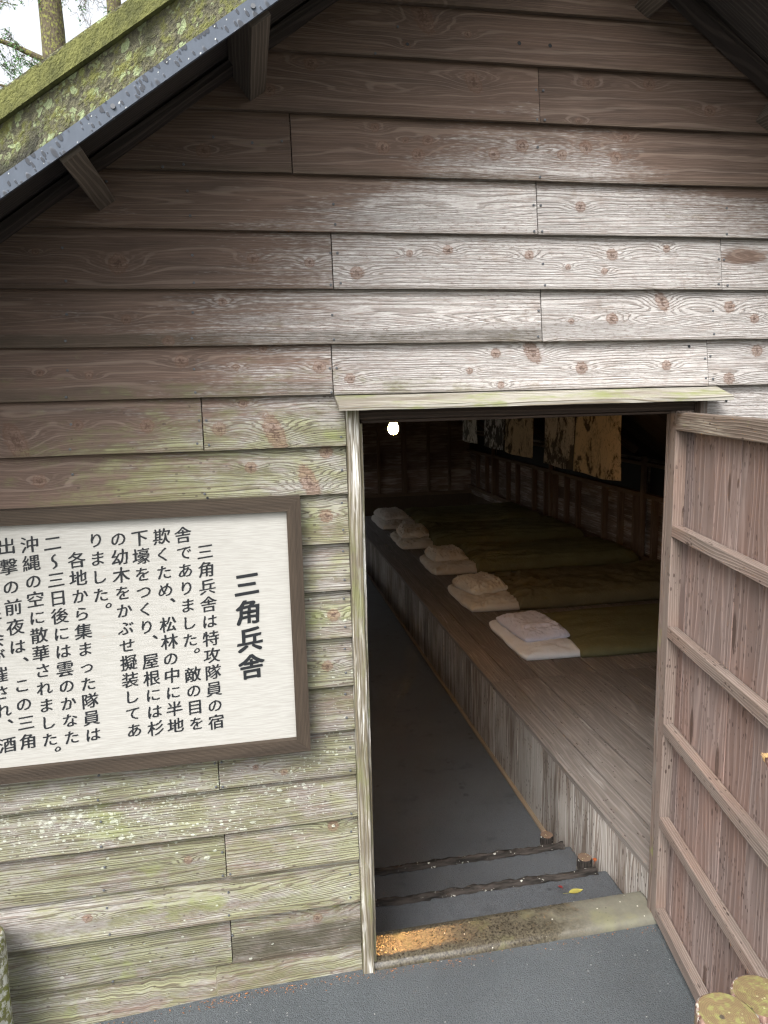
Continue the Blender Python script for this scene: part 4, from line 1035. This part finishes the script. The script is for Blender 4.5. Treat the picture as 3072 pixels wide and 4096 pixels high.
# ------------------------------------------------------------------ bulb
BX, BY, BZ = .675, 1.63, 1.372
lamp = tag(empty('light_bulb', (BX, BY, BZ)), 'glowing warm bare light bulb hanging inside the doorway', 'lamp')
g = G('bulb_glass'); M_glow = g.done((1, .8, .5), .3); lw = g.t.nodes.new('ShaderNodeLayerWeight'); lw.inputs['Blend'].default_value = .5
g.set(g.b.inputs['Emission Color'], g.mix(lw.outputs['Facing'], (1., .74, .34), (1., .42, .07))); g.b.inputs['Emission Strength'].default_value = 2.0
mb = MB(); prof = [(-.033, .002), (-.031, .009), (-.026, .0165), (-.018, .0222), (-.008, .025), (.002, .0245), (.012, .0205), (.021, .0165), (.026, .0155)]
mb.tube([(0, 0, z) for z, r in prof], [r for z, r in prof], 24); mb.build('glass', M_glow, lamp, recalc=True)
bl = bpy.data.lights.new('bulb_light', 'POINT'); bl.energy = 7.5; bl.color = (1, .52, .17); bl.shadow_soft_size = .030; bl.use_soft_falloff = False
bo = bpy.data.objects.new('bulb_light', bl); link(bo, lamp); bo.location = (0, 0, -.004)
M_brass = flat('brass', (.55, .36, .10), .3, .5, 1.)
mb = MB(); mb.tube([(0, 0, z) for z in (.0262, .036, .0362, .050)], [.0158, .0135, .0125, .0125], 20)
for k in range(3): mb.tube([(.0145*math.cos(a), .0145*math.sin(a), .039+k*.004+.0006*a) for a in np.linspace(0, 6.28, 17)], .0014, 6)
mb.build('socket', M_brass, lamp, recalc=True)
mb = MB(); mb.tube([(0, 0, .0502), (0, 0, S(RX)-.161-BZ)], .003, 8); mb.build('cord', M_ink, lamp, recalc=True)

# ------------------------------------------------------------------ fallen leaves
def leaf(name, x, y, z, L, W, rot, col, label, curl=.2):
    g = G(name+'_blade'); n_ = g.noise(g.obj(), 90., 3.); mt = g.done(g.mix(n_, tuple(.7*a for a in col), tuple(1.25*a for a in col)), .5, None, .3)
    n = 14; v = []; f = []
    for i in range(n+1):
        t = i/n; w_ = W*math.sin(math.pi*t**.85)**.8*(1+.12*mn.noise(Vector((t*9, x*50, 0)))); cz = L*curl*(.3*math.sin(t*5)+.3)
        for s_ in (-1, -.5, 0, .5, 1): v.append(((t-.5)*L, s_*w_*.5, cz*.35+abs(s_)*W*curl*.5+.0015))
    for i in range(n):
        for j in range(4): a = i*5+j; f.append((a, a+1, a+6, a+5))
    b = len(v)
    for (px, r) in ((-.5*L, .0006), (-.85*L, .0006)):
        for k in range(4): v.append((px, r*math.cos(k*1.57)+(.12*L if px < -.6*L else 0), .004*(1 if px > -.6*L else .4)+r*math.sin(k*1.57)))
    for k in range(4): f.append((b+k, b+(k+1) % 4, b+4+(k+1) % 4, b+4+k))
    me = bpy.data.meshes.new(name); me.from_pydata(v, [], f); me.materials.append(mt); me.polygons.foreach_set('use_smooth', [True]*len(f))
    o = bpy.data.objects.new(name, me); o.location = (x, y, z); o.rotation_euler = (0, 0, rot); link(o); tag(o, label, 'leaf')
leaf('fallen_leaf', .965, .243, -.0585, .052, .021, R(8), (.27, .24, .06), 'curled yellow green leaf lying on the upper step')
leaf('fallen_leaf', .924, .272, -.0585, .017, .012, R(120), (.13, .012, .012), 'small dark red leaf lying on the upper step', .5)
leaf('fallen_leaf', 1.083, .350, -.040, .022, .014, R(60), (.32, .09, .03), 'small orange scrap of leaf beside the upper log stake', .6)
# litter along the wall foot
v = []; f = []
for k in range(330):
    x = random.uniform(-.75, 1.09) if random.random() < .6 else random.uniform(-.2, .5); d_ = abs(random.gauss(0, .013)); y = -.008-d_-(.004 if x > .235 else 0)
    if .236 < x < 1.1 and y > -.010: y = -.012
    z = .002-(.028*max(0, min(1, (-.05-x)/.5)) if x < .2 else 0); r_ = random.uniform(.001, .0035); a = random.uniform(0, 6.28); b = len(v)
    for q in range(4): v.append((x+r_*random.uniform(.5, 1.3)*math.cos(a+q*1.57), y+r_*.6*math.sin(a+q*1.57), z+random.uniform(0, .003)))
    v.append((x, y, z+.003)); f += [(b, b+1, b+4), (b+1, b+2, b+4), (b+2, b+3, b+4), (b+3, b, b+4)]
me = bpy.data.meshes.new('leaf_litter'); me.from_pydata(v, [], f); g = G('litter'); n_ = g.rnd()
me.materials.append(g.done(g.mix(n_, (.10, .05, .03), (.38, .17, .07)), .8)); o = link(bpy.data.objects.new('leaf_litter', me))
tag(o, 'reddish brown crumbs of bark and leaf along the wall foot', 'litter', kind='stuff')

# ------------------------------------------------------------------ trees behind the roof
def mk_leaf(name, a, b):
    g = G(name); n_ = g.rnd(); return g.done(g.mix(n_, a, b), .6, None, .2, Transmission_Weight=0.)
M_cedar = mk_leaf('cedar_foliage', (.05, .13, .05), (.13, .25, .10))
M_twig = flat('twig_bark', (.12, .10, .085), .9)
def tree(x, y, r, h, limbs, seed, label, crown_z=6.0):
    rs = random.Random(seed)
    t = tag(empty('cedar_tree', (x, y, -.05)), label, 'tree', 'conifer trunks behind the roof')
    mb = MB(); pts = []; rad = []
    for i in range(26):
        z = h*i/25; pts.append((.05*mn.noise(Vector((z*.3, seed, 0))), .05*mn.noise(Vector((z*.3, seed, 5))), z)); rad.append(r*(1.35-.35*min(1, z/1.2))*(1-.55*z/h))
    mb.tube(pts, rad, 20, wob=.12, seed=seed); mb.build('trunk', M_bark, t)
    tw = MB(); fv = []; ff = []
    def spray(p, d, L, dens):
        """a drooping twig with side shoots and scale-like leaf strips"""
        d = d.normalized(); q = p.copy(); pr = [q.copy()]
        for k in range(5):
            d = (d+Vector((rs.uniform(-.25, .25), rs.uniform(-.25, .25), -.10+rs.uniform(-.12, .12)))).normalized(); q = q+d*L/5; pr.append(q.copy())
        tw.tube(pr, [.0045, .004, .0035, .003, .0022, .0012], 3, cap=False)
        for k in range(1, 6):
            for s_ in range(3):
                side = d.cross(Vector((rs.uniform(-1, 1), rs.uniform(-1, 1), rs.uniform(-.4, 1)))).normalized()
                dd = (d*.6+side+Vector((0, 0, -.15))).normalized(); l2 = L*rs.uniform(.18, .42); a = pr[k]; bq = a+dd*l2*.5+Vector((0, 0, rs.uniform(-.02, .02))); e = bq+(dd+Vector((rs.uniform(-.4, .4), 0, rs.uniform(-.5, .3)))).normalized()*l2*.5
                tw.tube([a, bq, e], [.0028, .002, .001], 3, cap=False)
                if rs.random() < dens:
                    for w_ in range(7):
                        c = a+(e-a)*rs.uniform(.15, 1.0); dn = Vector((rs.uniform(-1, 1), rs.uniform(-1, 1), rs.uniform(-.9, .4))).normalized(); ll = rs.uniform(.02, .055); wv_ = dn.cross(Vector((rs.uniform(-1, 1), rs.uniform(-1, 1), rs.uniform(-1, 1)))).normalized()*rs.uniform(.003, .007)
                        b = len(fv); fv.extend([tuple(c-wv_), tuple(c+dn*ll*.5-wv_*1.2), tuple(c+dn*ll), tuple(c+dn*ll*.5+wv_*1.2), tuple(c+wv_)]); ff.append((b, b+1, b+2, b+3, b+4))
    for (z0, dirx, diry, dz, L, lr, dens, n) in limbs:
        p = Vector((0, 0, z0)); d = Vector((dirx, diry, dz)).normalized(); pr = [p.copy()]; seg = 9
        for k in range(seg):
            d = (d+Vector((rs.uniform(-.06, .06), rs.uniform(-.06, .06), (-.11 if k > 2 else .05)))).normalized(); p = p+d*L/seg; pr.append(p.copy())
        lb = MB(); lb.tube(pr, [lr*(1-.85*k/seg) for k in range(seg+1)], 8, cap=False, wob=.2); lb.build('limb', M_bark, t)
        for k in range(n):
            j = rs.uniform(1.5, seg-.01); a = pr[int(j)].lerp(pr[min(int(j)+1, seg)], j-int(j))
            dd = Vector((rs.uniform(-1, 1)+.5*dirx, rs.uniform(-1, 1)+.5*diry, rs.uniform(-.9, .8)))
            spray(a, dd, rs.uniform(.25, .6), dens)
    tw.build('twigs', M_twig, t)
    me = bpy.data.meshes.new('crown'); me.from_pydata(fv, [], ff); me.materials.append(M_cedar); link(bpy.data.objects.new('crown', me), t)
tree(-2.33, 10.0, .205, 15, [(6.15, -1, -.2, .25, 1.6, .05, .5, 26), (6.3, 1, -.1, .35, 1.1, .055, .12, 16), (6.9, .9, -.3, .5, 1.0, .03, .12, 16), (7.2, -.8, -.3, .1, 1.3, .03, .15, 24), (5.9, -.3, -1, -.2, .5, .012, .95, 12), (6.0, .35, -1, -.2, .4, .012, .95, 10), (5.6, -1, .3, .3, 1.7, .03, .6, 24), (8.2, 1, .2, .3, 1.6, .04, .3, 18), (8.6, -1, .2, .3, 1.6, .04, .3, 18), (9.5, .2, -1, .2, 1.5, .03, .4, 14), (10.5, -.6, .8, .3, 1.4, .03, .5, 14), (11.5, .7, .6, .3, 1.2, .03, .5, 12), (12.8, -.5, -.5, .4, .9, .02, .6, 10), (13.8, .5, -.2, .5, .7, .02, .6, 8)], 5,
     'thick mossy conifer trunk behind the roof with a tuft of green at its side')
tree(-2.02, 14.0, .185, 17, [(8.3, 1, -.3, .2, 1.6, .03, .3, 20), (8.9, -1, -.4, .2, 1.3, .03, .25, 22), (8.0, -.3, -1, -.2, .5, .01, .9, 8), (9.4, 1, -.2, -.1, 1.9, .03, .25, 22), (10.2, -.8, .3, .3, 1.5, .03, .3, 12), (11.5, .5, .6, .3, 1.4, .03, .4, 12), (13, -.4, -.7, .3, 1.2, .03, .5, 12), (14.6, .6, -.2, .4, 1., .02, .6, 10)], 9,
     'thinner grey conifer trunk farther back, right of the mossy trunk')
tree(-5.4, 13.0, .17, 16, [(7.0, 1, -.4, .1, 2.0, .03, .55, 30), (7.8, 1, -.3, .2, 2.2, .03, .4, 30), (8.8, 1, -.2, .1, 1.9, .03, .35, 24), (6.2, 1, -.5, .1, 1.8, .03, .6, 22), (10., -1, .2, .3, 1.5, .03, .4, 12), (12, .4, .7, .3, 1.3, .03, .4, 12)], 21,
     'conifer at the left edge whose leafy branches reach into the sky')
